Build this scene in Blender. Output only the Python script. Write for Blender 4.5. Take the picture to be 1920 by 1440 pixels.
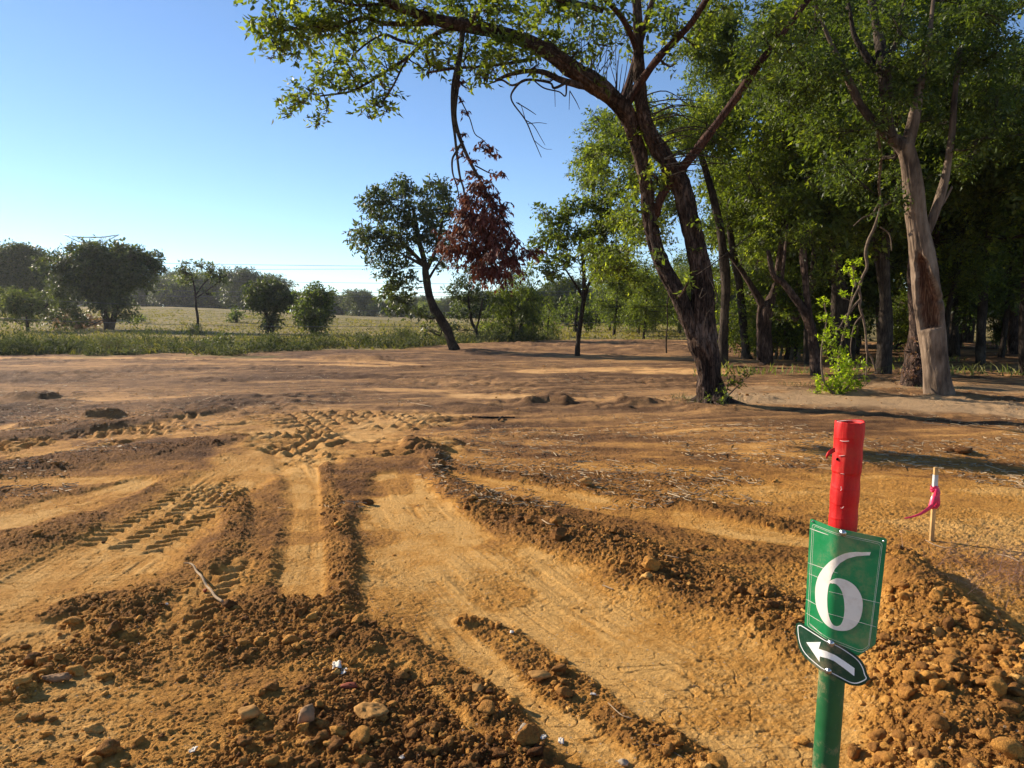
import bpy, bmesh, math, random
import numpy as np
from mathutils import Vector, Matrix, geometry
R = math.radians
for o in list(bpy.data.objects):
    bpy.data.objects.remove(o)
sc = bpy.context.scene
COL = sc.collection

# ------------------------------------------------------------------ camera
F = 1371.0; HCAM = 1.6; PITCH = R(5.42); CP, SP = math.cos(PITCH), math.sin(PITCH)
cd = bpy.data.cameras.new('camera'); cam = bpy.data.objects.new('camera', cd); COL.objects.link(cam)
cam.location = (0, 0, HCAM); cam.rotation_euler = (R(90) - PITCH, 0, 0)
cd.sensor_width = 36; cd.lens = F / 1920 * 36; cd.clip_end = 6000; cd.clip_start = 0.05
sc.camera = cam
# ------------------------------------------------------------------ world and sun
SUN_AZ, SUN_EL = R(-59), R(24)
w = bpy.data.worlds.new('World'); sc.world = w; w.use_nodes = True
nt = w.node_tree
for n in list(nt.nodes): nt.nodes.remove(n)
sky = nt.nodes.new('ShaderNodeTexSky'); sky.sky_type = 'NISHITA'; sky.sun_disc = False
sky.sun_elevation = SUN_EL; sky.sun_rotation = SUN_AZ % (2 * math.pi)
sky.air_density = 0.8; sky.dust_density = 0.0; sky.ozone_density = 3.0; sky.altitude = 600
bg = nt.nodes.new('ShaderNodeBackground'); bg.inputs[1].default_value = 0.098
wo = nt.nodes.new('ShaderNodeOutputWorld')
nt.links.new(sky.outputs[0], bg.inputs[0]); nt.links.new(bg.outputs[0], wo.inputs[0])
sl = bpy.data.lights.new('sun', 'SUN'); so = bpy.data.objects.new('sun', sl); COL.objects.link(so)
sl.energy = 5.0; sl.angle = R(0.55); sl.color = (1.0, 0.87, 0.70)
SV = Vector((math.sin(SUN_AZ) * math.cos(SUN_EL), math.cos(SUN_AZ) * math.cos(SUN_EL), math.sin(SUN_EL)))
so.rotation_euler = (-SV).to_track_quat('-Z', 'Y').to_euler(); so.location = SV * 60
sc.view_settings.view_transform = 'Standard'; sc.view_settings.look = 'None'
sc.view_settings.exposure = 0.9; sc.view_settings.gamma = 1
sc.cycles.max_bounces = 6; sc.cycles.transparent_max_bounces = 6
sc.cycles.diffuse_bounces = 3; sc.cycles.glossy_bounces = 2; sc.cycles.transmission_bounces = 3

# ------------------------------------------------------------------ helpers
def tag(o, label=None, cat=None, group=None, kind=None):
    if label: o['label'] = label
    if cat: o['category'] = cat
    if group: o['group'] = group
    if kind: o['kind'] = kind
    return o
def empty(name, loc=(0, 0, 0), label=None, cat=None, group=None):
    o = bpy.data.objects.new(name, None); COL.objects.link(o); o.location = loc
    o.empty_display_size = 0.1
    return tag(o, label, cat, group)
def link(name, me, mat=None, parent=None):
    o = bpy.data.objects.new(name, me); COL.objects.link(o)
    if mat: me.materials.append(mat)
    if parent:
        o.parent = parent
        o.matrix_parent_inverse = Matrix.Translation(parent.location).inverted()
    return o
def np_mesh(name, V, Fc, attrs=None, smooth=False):
    V = np.ascontiguousarray(V, dtype=np.float32); Fc = np.ascontiguousarray(Fc, dtype=np.int32)
    me = bpy.data.meshes.new(name); nf, k = Fc.shape
    me.vertices.add(len(V)); me.vertices.foreach_set('co', V.ravel())
    me.loops.add(nf * k); me.loops.foreach_set('vertex_index', Fc.ravel())
    me.polygons.add(nf); me.polygons.foreach_set('loop_start', np.arange(0, nf * k, k, dtype=np.int32))
    me.polygons.foreach_set('loop_total', np.full(nf, k, dtype=np.int32))
    if smooth: me.polygons.foreach_set('use_smooth', np.ones(nf, dtype=bool))
    me.update(calc_edges=True)
    for an, av in (attrs or {}).items():
        a = me.attributes.new(an, 'FLOAT', 'POINT'); a.data.foreach_set('value', np.ascontiguousarray(av, dtype=np.float32))
    return me
def ray(px, py):
    dx = (px - 960) / F; dy = (py - 720) / F
    return np.array([dx, CP - dy * SP, -SP - dy * CP])
def P(px, py, Y):                       # the point seen at photo pixel (px,py) at forward distance Y
    r = ray(px, py); return np.array([0, 0, HCAM]) + r * (Y / r[1])
def G(px, py):                          # flat-ground point
    r = ray(px, py); t = HCAM / -r[2]; return np.array([r[0] * t, r[1] * t])

# numpy value noise
def _h(ix, iy, seed):
    h = (ix.astype(np.int64) * 374761393 + iy.astype(np.int64) * 668265263 + seed * 2246822519) & 0xffffffff
    h = ((h ^ (h >> 13)) * 1274126177) & 0xffffffff
    h = ((h ^ (h >> 16)) * 2654435761) & 0xffffffff
    return (h ^ (h >> 15)).astype(np.float64) / 4294967296.0
def vnoise(x, y, seed=0):
    ix = np.floor(x); iy = np.floor(y); fx = x - ix; fy = y - iy
    ux = fx * fx * fx * (fx * (fx * 6 - 15) + 10); uy = fy * fy * fy * (fy * (fy * 6 - 15) + 10)
    a = _h(ix, iy, seed); b = _h(ix + 1, iy, seed); c = _h(ix, iy + 1, seed); d = _h(ix + 1, iy + 1, seed)
    return (a + (b - a) * ux) * (1 - uy) + (c + (d - c) * ux) * uy
def fbm(x, y, f, n, seed=0, gain=0.5):
    s = 0; amp = 1; tot = 0
    for i in range(n):
        s = s + amp * (vnoise(x * f + 17.3 * i, y * f - 9.1 * i, seed + i) - .5); tot += amp; amp *= gain; f *= 2.03
    return s / tot * 2
def worley(x, y, f, seed):              # rounded lumps: 0..1
    X = x * f; Y = y * f; ix = np.floor(X); iy = np.floor(Y); best = np.zeros_like(X)
    for dx in (-1, 0, 1):
        for dy in (-1, 0, 1):
            cx = ix + dx; cy = iy + dy
            px = cx + _h(cx, cy, seed); py = cy + _h(cx, cy, seed + 1); r = .25 + .75 * _h(cx, cy, seed + 2) ** 2
            d2 = ((X - px) ** 2 + (Y - py) ** 2) / (r * r * .55)
            best = np.maximum(best, np.sqrt(np.clip(1 - d2, 0, 1)) * r)
    return best
def sst(a, b, x):
    t = np.clip((x - a) / (b - a), 0, 1); return t * t * (3 - 2 * t)
def smooth_pts(pts, n=6):               # Catmull-Rom through rows of pts
    pts = np.asarray(pts, float)
    if len(pts) < 3:
        t = np.linspace(0, 1, n + 1)[:, None]; return pts[0] * (1 - t) + pts[-1] * t
    q = np.vstack([2 * pts[0] - pts[1], pts, 2 * pts[-1] - pts[-2]]); out = []
    for i in range(1, len(q) - 2):
        p0, p1, p2, p3 = q[i - 1:i + 3]
        for t in np.arange(n) / n:
            out.append(.5 * ((2 * p1) + (-p0 + p2) * t + (2 * p0 - 5 * p1 + 4 * p2 - p3) * t * t + (-p0 + 3 * p1 - 3 * p2 + p3) * t ** 3))
    out.append(pts[-1]); return np.array(out)

# ------------------------------------------------------------------ ground model
def conv(pl):                           # photo polyline (px,py,halfwidth px) -> ground polyline (x,y,halfwidth m)
    out = []
    for k, (px, py, hw) in enumerate(pl):
        a = pl[max(k - 1, 0)]; b = pl[min(k + 1, len(pl) - 1)]; t = np.array([b[0] - a[0], b[1] - a[1]], float); t /= np.linalg.norm(t)
        n = np.array([-t[1], t[0]]); n = n if n[1] > 0 else -n; g = G(px, py); g2 = G(px + n[0] * hw, py + n[1] * hw)
        T = G(px + t[0] * 2, py + t[1] * 2) - g; T /= np.linalg.norm(T); d = g2 - g
        out.append((g[0], g[1], abs(T[0] * d[1] - T[1] * d[0])))
    return smooth_pts(out, 5)
def near_line(x, y, pl, marg=1.6):
    """distance ratio |d|/w, along, signed lateral, for points near a polyline"""
    W = pl[:, 2].max() * marg + .05
    m = (x > pl[:, 0].min() - W) & (x < pl[:, 0].max() + W) & (y > pl[:, 1].min() - W) & (y < pl[:, 1].max() + W)
    idx = np.nonzero(m)[0]
    if len(idx) == 0: return idx, None, None, None
    xs = x[idx]; ys = y[idx]; bd = np.full(len(idx), 1e9); ba = np.zeros(len(idx)); bl = np.zeros(len(idx)); bw = np.ones(len(idx)); acc = 0
    for i in range(len(pl) - 1):
        ax, ay, aw = pl[i]; bx, by, bw_ = pl[i + 1]; dx = bx - ax; dy = by - ay; L = math.hypot(dx, dy) + 1e-9
        t = np.clip(((xs - ax) * dx + (ys - ay) * dy) / (L * L), 0, 1)
        qx = xs - ax - t * dx; qy = ys - ay - t * dy; d = np.hypot(qx, qy); u = d < bd
        bd = np.where(u, d, bd); ba = np.where(u, acc + t * L, ba)
        bl = np.where(u, (dx * qy - dy * qx) / L, bl); bw = np.where(u, aw + (bw_ - aw) * t, bw); acc += L
    return idx, bd / np.maximum(bw, 1e-3), ba, bl
# lanes pressed flat by machines: polyline, tone, smoothness, depth, tread
LANES = [
 ([(740, 890, 45), (800, 980, 110), (930, 1080, 170), (1080, 1200, 210), (1270, 1320, 230), (1450, 1450, 250), (1700, 1700, 300)], 1.0, .95, .035, 0),
 ([(545, 842, 45), (583, 910, 50), (588, 1000, 55), (570, 1110, 65)], .95, .9, .03, 0),
 ([(-250, 1300, 120), (50, 1130, 95), (200, 1040, 70), (330, 965, 55), (440, 895, 45), (530, 845, 40)], .9, .85, .03, 2),
 ([(-150, 1020, 30), (60, 960, 25), (180, 930, 18), (260, 905, 10)], .95, .9, .03, 0),
 ([(-150, 915, 8), (60, 905, 8), (190, 900, 8)], .8, .8, .02, 0),
 ([(560, 800, 30), (680, 792, 34), (780, 786, 18)], .9, .7, .0, 1),
 ([(560, 830, 24), (680, 835, 26), (790, 835, 18)], .95, .7, .0, 1),
 ([(-100, 860, 22), (100, 838, 20), (250, 815, 14), (400, 785, 9)], .75, .6, .02, 1),
 ([(300, 815, 6), (450, 818, 8), (580, 805, 10)], .9, .8, .02, 0),
 ([(600, 865, 26), (520, 840, 22), (430, 900, 38), (360, 960, 40)], .85, .5, .0, 2),
 ([(820, 852, 8), (1000, 866, 9), (1250, 880, 10), (1500, 903, 11), (2000, 968, 14)], .68, .9, .02, 0),
 ([(840, 890, 12), (1000, 916, 15), (1150, 946, 15), (1300, 976, 15), (1420, 1000, 14), (1560, 1018, 12)], .85, .95, .03, 0),
 ([(780, 806, 7), (950, 822, 6), (1280, 838, 7), (1700, 864, 8), (2000, 885, 8)], .62, .8, .015, 0),
 ([(900, 838, 6), (1280, 856, 7), (1700, 890, 8), (2000, 920, 9)], .5, .8, .02, 0),
 ([(680, 1060, 35), (740, 1130, 45), (800, 1210, 48), (880, 1310, 40), (900, 1360, 30)], .85, .75, .0, 0),
 ([(340, 1130, 40), (330, 1210, 60), (300, 1310, 55)], .7, .55, .0, 0),
 ([(430, 1060, 40), (390, 1110, 45), (340, 1160, 40)], .8, .6, .0, 2),
 ([(-100, 672, 2), (200, 671, 2), (600, 676, 2.5), (760, 682, 2)], .75, .6, 0, 0),
 ([(100, 744, 4), (250, 745, 4), (330, 743, 3)], .7, .5, 0, 0),
 ([(880, 741, 5), (990, 742, 5)], 1.0, .5, 0, 0), ([(690, 731, 3), (860, 733, 3)], .8, .5, 0, 0),
 ([(600, 683, 2), (790, 686, 3)], .8, .5, 0, 0), ([(60, 800, 8), (250, 786, 7)], .85, .5, 0, 0),
 ([(1000, 697, 4), (1150, 693, 5), (1320, 698, 5)], .9, .5, 0, 0),
 ([(1110, 746, 5), (1200, 748, 6)], .8, .5, 0, 0),
]
SAND = [([(1330, 752, 8), (1450, 747, 12), (1600, 752, 14), (1800, 762, 14), (2050, 780, 14)], 1.0),
        ([(1600, 722, 6), (1920, 730, 8)], .6), ([(1360, 735, 6), (1480, 728, 6)], .5)]
# heaped loose soil, with tree-shade bands at the end: polyline, height, clods
ROWS = [
 ([(800, 868, 8), (860, 915, 22), (960, 965, 34), (1080, 1010, 42), (1230, 1062, 46), (1380, 1115, 46), (1520, 1185, 60)], .045, 1.0),
 ([(810, 868, 5), (950, 892, 6), (1100, 912, 8), (1250, 938, 8), (1400, 972, 9), (1520, 998, 10)], .028, .6),
 ([(607, 872, 12), (625, 950, 24), (643, 1040, 32), (640, 1140, 36)], .028, .9),
 ([(1690, 1075, 40), (1760, 1160, 90), (1850, 1300, 190), (1930, 1500, 300), (2000, 1750, 380)], .13, 1.2),
 ([(770, 830, 10), (800, 845, 22), (820, 860, 8)], .05, .7),
 ([(740, 1185, 16), (860, 1265, 34), (950, 1350, 46), (1010, 1440, 55), (1080, 1600, 70)], .018, .75),
 ([(880, 1150, 20), (960, 1190, 30), (1080, 1290, 40), (1130, 1320, 30)], .015, .55),
 ([(1150, 1340, 30), (1250, 1400, 45), (1330, 1470, 40)], .02, .7),
 ([(500, 1125, 12), (560, 1130, 22), (620, 1160, 30), (690, 1200, 30)], .025, .8),
 ([(90, 1145, 10), (160, 1120, 16), (270, 1115, 18)], .02, .6),
 ([(-60, 890, 16), (100, 872, 14), (300, 848, 16), (420, 828, 10)], .05, .7),
 ([(-60, 830, 8), (120, 812, 8), (260, 793, 6), (400, 776, 6)], .06, .6),
 ([(60, 800, 4), (200, 788, 6), (390, 774, 5)], .03, .6),
 ([(440, 925, 25), (440, 990, 28), (400, 1060, 30)], .03, .6),
 ([(-40, 1010, 20), (80, 1000, 22), (150, 970, 18)], .04, .4),
 ([(25, 745, 2), (60, 746, 3), (90, 745, 2)], .12, .3), ([(170, 788, 2), (205, 786, 3)], .12, .3),
 ([(1380, 748, 3), (1400, 748, 6), (1425, 750, 4)], .07, .6), ([(1270, 752, 4), (1300, 762, 6), (1330, 765, 8), (1370, 764, 5)], .05, .5),
 ([(1600, 738, 3), (1700, 735, 4), (1760, 740, 7), (1830, 742, 6), (1920, 752, 5)], .07, .6),
 ([(600, 672, 2), (650, 674, 3), (700, 675, 2)], .12, .2), ([(760, 690, 2), (900, 689, 2), (1040, 690, 2)], .08, .3),
 ([(990, 752, 3), (1030, 746, 4), (1060, 752, 3)], .08, .4), ([(860, 760, 6), (900, 765, 8), (950, 770, 6)], .06, .5),
 ([(1180, 755, 4), (1220, 756, 4)], .09, .4),
 ([(880, 648, 2), (1000, 645, 2), (1200, 648, 2)], .10, .2), ([(900, 658, 2), (1100, 655, 2.5), (1280, 660, 2)], .12, .2),  # bands of tree shade, put in as low mounds with darkened tone
]
LANES = [(conv(a), b, c, d, e) for a, b, c, d, e in LANES]
SAND = [(conv(a), b) for a, b in SAND]
ROWS = [(conv(a), b, c) for a, b, c in ROWS]
FIELD_EDGE = [(-60, 29), (-20, 29), (-12, 29.3), (-6, 31.5), (-2, 38), (3, 46), (12, 44), (60, 42)]  # where soil ends and meadow begins
def field_mask(x, y):
    e = np.interp(x, [a for a, b in FIELD_EDGE], [b for a, b in FIELD_EDGE])
    return sst(-.5, .9, y - e + 4.5 * fbm(x, y, .22, 4, 91))
def ground(x, y):
    """height, tone (0 dark loose .. 1 pale pressed), sand, meadow, clod density"""
    x = np.asarray(x, float).ravel(); y = np.asarray(y, float).ravel()
    row = np.maximum(y, 1.5) ** 2 / 2184.0
    tone = .33 + .36 * fbm(x * .6, y, .35, 4, 5) + .26 * fbm(x * .5, y, 1.7, 3, 9) + .16 * fbm(x * .35, y * 1.6, 4.0, 3, 10)
    tone = tone + .20 * sst(9, 5, y) + .16 * sst(1.0, 3.0, x) * sst(18, 12, y)
    smooth = np.zeros_like(x); z = .05 * fbm(x, y, .22, 3, 3); sand = np.zeros_like(x); clod = np.zeros_like(x)
    # right-hand ground is mostly graded
    smooth = np.maximum(smooth, .45 * sst(1.4, 2.6, x) * sst(5.2, 6.2, y) * sst(14, 10, y))
    # loose clod field in the left foreground
    pe = np.array([G(a, b) for a, b in ((-700, 1230), (0, 1190), (260, 1085), (420, 1125), (560, 1125), (700, 1165), (830, 1250), (1000, 1370), (1090, 1480), (1200, 1700))])
    edge = np.interp(x, pe[:, 0], pe[:, 1])
    lf = sst(.12, -.25, y - edge + .25 * fbm(x, y, 1.6, 3, 44)) * sst(1.3, .7, x)
    lp = sst(.62, .22, fbm(x, y, 1.1, 3, 46)); clod = np.maximum(clod, .8 * lf * (.25 + .75 * lp)); tone = tone + .24 * lf * (1 - lp) - .04 * lf * lp; smooth = np.maximum(smooth, .6 * lf * (1 - lp))
    wob = .10 * fbm(x, y, 1.3, 3, 12)
    for pl, tn, sm, dep, tread in LANES:
        dep *= .6
        idx, q, a, l = near_line(x, y, pl)
        if q is None: continue
        qq = q + 1.6 * wob[idx] + .22 * fbm(x[idx], y[idx], 5, 2, 77)
        m = sst(1.35, .55, qq) * np.clip(1.15 - .9 * sst(.0, .45, fbm(x[idx], y[idx], 1.9, 4, 36)), .55, 1)
        tone[idx] = tone[idx] * (1 - m) + (tn - .02 + .22 * fbm(x[idx], y[idx], 2.5, 3, 31)) * m
        smooth[idx] = np.maximum(smooth[idx], sm * m)
        # scrape lines left along the direction of travel
        gm_ = .25 + .75 * sst(-.1, .3, fbm(x[idx], y[idx], 1.5, 2, 42)); l = l + .03 * (vnoise(a * .9, a * 0 + 7, 43) - .5)
        sc1 = gm_ * (vnoise(l * 26 + .6 * vnoise(a * 2, l * 3, 38), a * .7, 37) - .5); sc2 = gm_ * (vnoise(l * 60, a * 1.6, 39) - .5)
        z[idx] += m * (.012 * sc1 * np.clip(.05 / row[idx], 0, 1) + .005 * sc2 * np.clip(.02 / row[idx], 0, 1)); tone[idx] += m * (.20 * sc1 + .12 * sc2)
        clod[idx] *= 1 - .88 * m * sm
        z[idx] -= dep * sst(1.3, .7, q + .8 * wob[idx])
        z[idx] += dep * .5 * np.exp(-((qq - 1.25) / .22) ** 2) * np.clip(.5 + 1.5 * fbm(x[idx], y[idx], 1.7, 2, 33), 0, 1.3)
        if tread:
            per = .24 if tread == 1 else .12
            a = a + .09 * (vnoise(x[idx] * 2.5, y[idx] * 2.5, 41) - .5)
            wv = np.sin((a + (.30 if tread == 1 else .18) * np.abs(((l / .26 + .5) % 1) - .5)) * 2 * math.pi / per)
            keep = sst(-.35 if tread == 1 else -.15, .1, fbm(x[idx], y[idx], 1.1, 3, 55 + tread)) * sst(1.0, .8, q)
            wd = np.clip(.15 / row[idx] * 1.4, 0, 1)
            wv = wv * (.6 + .8 * vnoise(x[idx] * 14, y[idx] * 14, 18))
            z[idx] += (.034 if tread == 1 else .011) * wv * keep * wd
    for pl, hh, cl in ROWS:
        idx, q, a, l = near_line(x, y, pl, 2.0)
        if q is None: continue
        qq = q + 2.0 * wob[idx]
        m = sst(1.5, .25, qq)
        z[idx] += hh * m * (1 + .5 * fbm(x[idx], y[idx], 2.2, 3, 61))
        m2 = sst(1.25, .7, qq)
        smooth[idx] *= 1 - m2
        tn_ = np.where(y[idx] < 7, .40, .24); tone[idx] = tone[idx] * (1 - .7 * m2) + tn_ * .7 * m2
        clod[idx] = np.maximum(clod[idx], cl * m2 * np.clip(.72 + 1.1 * fbm(x[idx], y[idx], 2.4, 3, 64), .22, 1.1))
    for pl, s in SAND:
        idx, q, a, l = near_line(x, y, pl)
        if q is None: continue
        m = sst(1.3, .5, q + .9 * fbm(x[idx], y[idx], .8, 4, 71)) * s
        sand[idx] = np.maximum(sand[idx], m)
    mead = field_mask(x, y)
    # grader streaks running across the right-hand and far soil
    rx = x * .96 + y * .28; ry = -x * .28 + y * .96
    st_ = (vnoise(rx * .35, ry * 5.5 + .5 * vnoise(rx, ry, 52), 51) - .5) * sst(.3, 2.0, x + (y - 7) * .8) * (1 - smooth * .6) * sst(6, 8, y)
    tone = tone + .45 * st_; z = z + .022 * st_ * np.clip(.25 / row, 0, 1)
    rough = np.clip(1 - smooth, .06, 1) * (1 - .5 * mead)
    # roughness, octave by octave, each fading when the sheet is too coarse for it
    f = 1.2; amp = .030
    for i in range(7):
        wl = 1 / f; wgt = np.clip(wl / (1.1 * row) - .3, 0, 1)
        n = vnoise(x * f + 3.1 * i, y * f - 7.7 * i, 200 + i) - .5
        if i >= 2: n = .5 - 2 * np.abs(n) if i % 2 == 0 else n * 1.3
        z += amp * n * wgt * (rough if i > 0 else 1)
        f *= 2.05; amp *= .58
    far_r = sst(7, 13, y) * (1 - mead)
    pat = sst(-.15, .35, fbm(x, y, .45, 3, 305))
    z += .03 * far_r * rough * (vnoise(x * 1.1, y * .9, 301) - .5) + .06 * far_r * (.2 + pat) * rough * np.abs(vnoise(x * 3.0, y * 2.2, 302) - .5) + .05 * far_r * pat * rough * (vnoise(x * 7.0, y * 4, 303) - .5)
    tone = tone - (.16 * pat + .0) * far_r * rough
    cmask = np.clip(clod + .10 * (1 - smooth) * sst(8, 5, y) + .25 * (1 - smooth) * sst(-.1, .3, fbm(x, y, 1.3, 3, 88)), 0, 1)
    nearm = y < 14
    if nearm.any():
        ii = np.nonzero(nearm)[0]; xx = x[ii]; yy = y[ii]; c = cmask[ii]
        xx2 = xx + .03 * (vnoise(xx * 30, yy * 30, 7) - .5); yy2 = yy + .03 * (vnoise(xx * 30, yy * 30, 8) - .5)
        rr = row[ii]; sm = rough[ii]
        z[ii] += c * (.018 * worley(xx2, yy2, 15, 401) * (vnoise(xx * 3, yy * 3, 17) > .5) + .015 * worley(xx2, yy2, 28, 405) * np.clip(.037 / rr, 0, 1)
                      + .010 * worley(xx2, yy2, 52, 409) * np.clip(.02 / rr, 0, 1) + .006 * worley(xx2, yy2, 95, 413) * np.clip(.012 / rr, 0, 1))
        z[ii] += (.25 + .75 * np.maximum(c, sm)) * (.009 * np.clip(.03 / rr, 0, 1) * (vnoise(xx * 45, yy * 45, 19) - .5) + .006 * np.clip(.015 / rr, 0, 1) * (vnoise(xx * 110, yy * 110, 20) - .5))
        # shrinkage cracks and scuffs on the pressed soil
        ck = np.abs(vnoise(xx * 9 + 2 * vnoise(xx * 5, yy * 5, 24), yy * 16, 25) - .5); z[ii] -= .006 * (1 - c) * np.clip(.03 / rr, 0, 1) * sst(.035, .0, ck) * (vnoise(xx * 2.5, yy * 2.5, 26) > .42)
        z[ii] += .006 * (1 - c) * np.clip(.10 / rr, 0, 1) * (np.abs(vnoise(xx * 12, yy * 20, 28) - .5))
    z += (.25 + 1.15 * sst(-.08, -.50, x / np.maximum(y, 1))) * (2.6 * sst(42, 170, y) + 1.2 * sst(150, 420, y)) + 3.0 * sst(300, 1500, y)
    z -= .25 * sst(44, 60, y) * sst(8, -8, x)
    return z, np.clip(tone, 0, 1), sand, mead, np.clip(clod, 0, 1.2)
def gz(x, y): return float(ground([x], [y])[0][0])
def base(px, py):                       # a point on the modelled ground under photo pixel (px,py)
    Y = HCAM * .9955 * F / (py - 590)
    for _ in range(8):
        q = P(px, py, Y); h = gz(q[0], Y); r = ray(px, py); Yn = (HCAM - h) * r[1] / -r[2]
        Y = .5 * Y + .5 * min(max(Yn, 1.5), 400)
    q = P(px, py, Y); return np.array([q[0], Y, gz(q[0], Y)])

# ------------------------------------------------------------------ materials
def mat(name, rough=.8, spec=.3):
    m = bpy.data.materials.new(name); m.use_nodes = True; nt = m.node_tree; b = nt.nodes['Principled BSDF']
    b.inputs['Roughness'].default_value = rough; b.inputs['Specular IOR Level'].default_value = spec
    return m, nt, b
def N(nt, t, **kw):
    n = nt.nodes.new(t)
    for k, v in kw.items():
        if k.startswith('i_'):
            key = k[2:].replace('_', ' '); n.inputs[key].default_value = v
        else: setattr(n, k, v)
    return n
def ramp(nt, stops, src):
    r = nt.nodes.new('ShaderNodeValToRGB'); e = r.color_ramp.elements
    while len(e) < len(stops): e.new(.5)
    for k, (p, c) in enumerate(stops): e[k].position = p; e[k].color = tuple(c) + (1,) if len(c) == 3 else c
    nt.links.new(src, r.inputs[0]); return r
def mixc(nt, fac, a, b, mode='MIX'):
    m = nt.nodes.new('ShaderNodeMix'); m.data_type = 'RGBA'; m.blend_type = mode
    for s, v in ((m.inputs[0], fac), (m.inputs[6], a), (m.inputs[7], b)):
        if isinstance(v, (float, int)): s.default_value = v
        elif isinstance(v, tuple): s.default_value = v if len(v) == 4 else v + (1,)
        else: nt.links.new(v, s)
    return m.outputs[2]
def mth(nt, op, a, b=None):
    m = nt.nodes.new('ShaderNodeMath'); m.operation = op
    for s, v in ((m.inputs[0], a), (m.inputs[1], b)):
        if v is None: continue
        if isinstance(v, (float, int)): s.default_value = v
        else: nt.links.new(v, s)
    return m.outputs[0]
def soil_mat(name, clodmat=False):
    m, nt, b = mat(name, .95, .15); L = nt.links
    tc = N(nt, 'ShaderNodeTexCoord'); co = tc.outputs['Object']
    n1 = N(nt, 'ShaderNodeTexNoise', i_Scale=3.5, i_Detail=6.0, i_Roughness=.65); L.new(co, n1.inputs['Vector'])
    n2 = N(nt, 'ShaderNodeTexNoise', i_Scale=45.0, i_Detail=5.0, i_Roughness=.75); L.new(co, n2.inputs['Vector'])
    if clodmat:
        at = N(nt, 'ShaderNodeAttribute', attribute_name='var'); tone = mth(nt, 'MULTIPLY_ADD', at.outputs['Fac'], 1.0)
        tone.node.inputs[2].default_value = 0.0
    else:
        at = N(nt, 'ShaderNodeAttribute', attribute_name='tone'); tone = at.outputs['Fac']
    t = mth(nt, 'ADD', tone, mth(nt, 'MULTIPLY', mth(nt, 'SUBTRACT', n1.outputs['Fac'], .5), .7))
    t = mth(nt, 'ADD', t, mth(nt, 'MULTIPLY', mth(nt, 'SUBTRACT', n2.outputs['Fac'], .5), .6))
    n7 = N(nt, 'ShaderNodeTexNoise', i_Scale=11.0, i_Detail=9.0, i_Roughness=.78); L.new(co, n7.inputs['Vector'])
    t = mth(nt, 'ADD', t, mth(nt, 'MULTIPLY', mth(nt, 'SUBTRACT', n7.outputs['Fac'], .5), .7 if not clodmat else 0.0))
    c = ramp(nt, [(0.0, (.110, .045, .015)), (.25, (.215, .094, .027)), (.48, (.41, .186, .044)), (.75, (.68, .325, .068)), (1.0, (.84, .475, .145))], t).outputs[0]
    # greyer, drier crust far from the freshly cut lanes
    n4 = N(nt, 'ShaderNodeTexNoise', i_Scale=.35, i_Detail=4.0); L.new(co, n4.inputs['Vector'])
    sep = N(nt, 'ShaderNodeSeparateXYZ'); L.new(co, sep.inputs[0])
    far = N(nt, 'ShaderNodeMapRange', i_From_Min=7.0, i_From_Max=13.0); L.new(sep.outputs['Y'], far.inputs[0])
    if not clodmat:
        g = mixc(nt, mth(nt, 'MULTIPLY', far.outputs[0], .55), c, mixc(nt, t, (.115, .066, .034), (.76, .47, .24)))
        at2 = N(nt, 'ShaderNodeAttribute', attribute_name='sand')
        g = mixc(nt, at2.outputs['Fac'], g, mixc(nt, n2.outputs['Fac'], (.36, .21, .10), (.66, .45, .25)))
        n3 = N(nt, 'ShaderNodeTexNoise', i_Scale=.5, i_Detail=8.0, i_Roughness=.7); L.new(co, n3.inputs['Vector'])
        gr = ramp(nt, [(.3, (.07, .08, .025)), (.42, (.15, .135, .045)), (.55, (.27, .20, .075)), (.7, (.36, .25, .10))], n3.outputs['Fac']).outputs[0]
        at3 = N(nt, 'ShaderNodeAttribute', attribute_name='mead')
        c = mixc(nt, at3.outputs['Fac'], g, gr)
        # bleached straw and chips flecking the crust
        v = N(nt, 'ShaderNodeTexVoronoi', i_Scale=26.0, i_Randomness=1.0); L.new(co, v.inputs['Vector'])
        fl = mth(nt, 'LESS_THAN', v.outputs['Distance'], .13)
        fl = mth(nt, 'MULTIPLY', fl, mth(nt, 'MULTIPLY', mth(nt, 'GREATER_THAN', n4.outputs['Fac'], .48), .55))
        c = mixc(nt, fl, c, (.55, .45, .33))
    L.new(c, b.inputs['Base Color'])
    bu0 = N(nt, 'ShaderNodeBump', i_Strength=.9, i_Distance=.05 if not clodmat else .0); L.new(n7.outputs['Fac'], bu0.inputs['Height'])
    bu = N(nt, 'ShaderNodeBump', i_Strength=1.0, i_Distance=.03); L.new(n2.outputs['Fac'], bu.inputs['Height']); L.new(bu0.outputs[0], bu.inputs['Normal'])
    n5 = N(nt, 'ShaderNodeTexNoise', i_Scale=160.0, i_Detail=3.0, i_Roughness=.7); L.new(co, n5.inputs['Vector'])
    bu2 = N(nt, 'ShaderNodeBump', i_Strength=.7, i_Distance=.006); L.new(n5.outputs['Fac'], bu2.inputs['Height']); L.new(bu.outputs[0], bu2.inputs['Normal'])
    last = bu2
    if not clodmat:
        mp = N(nt, 'ShaderNodeMapping'); mp.inputs['Scale'].default_value = (7, 16, 7); mp.inputs['Rotation'].default_value = (0, 0, .25)
        wn = mixc(nt, .12, co, n2.outputs['Color']); L.new(wn, mp.inputs['Vector'])
        v2 = N(nt, 'ShaderNodeTexVoronoi', i_Scale=1.0); v2.feature = 'DISTANCE_TO_EDGE'; L.new(mp.outputs[0], v2.inputs['Vector'])
        cr = N(nt, 'ShaderNodeMapRange', i_From_Min=0.0, i_From_Max=.06); L.new(v2.outputs['Distance'], cr.inputs[0])
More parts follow.
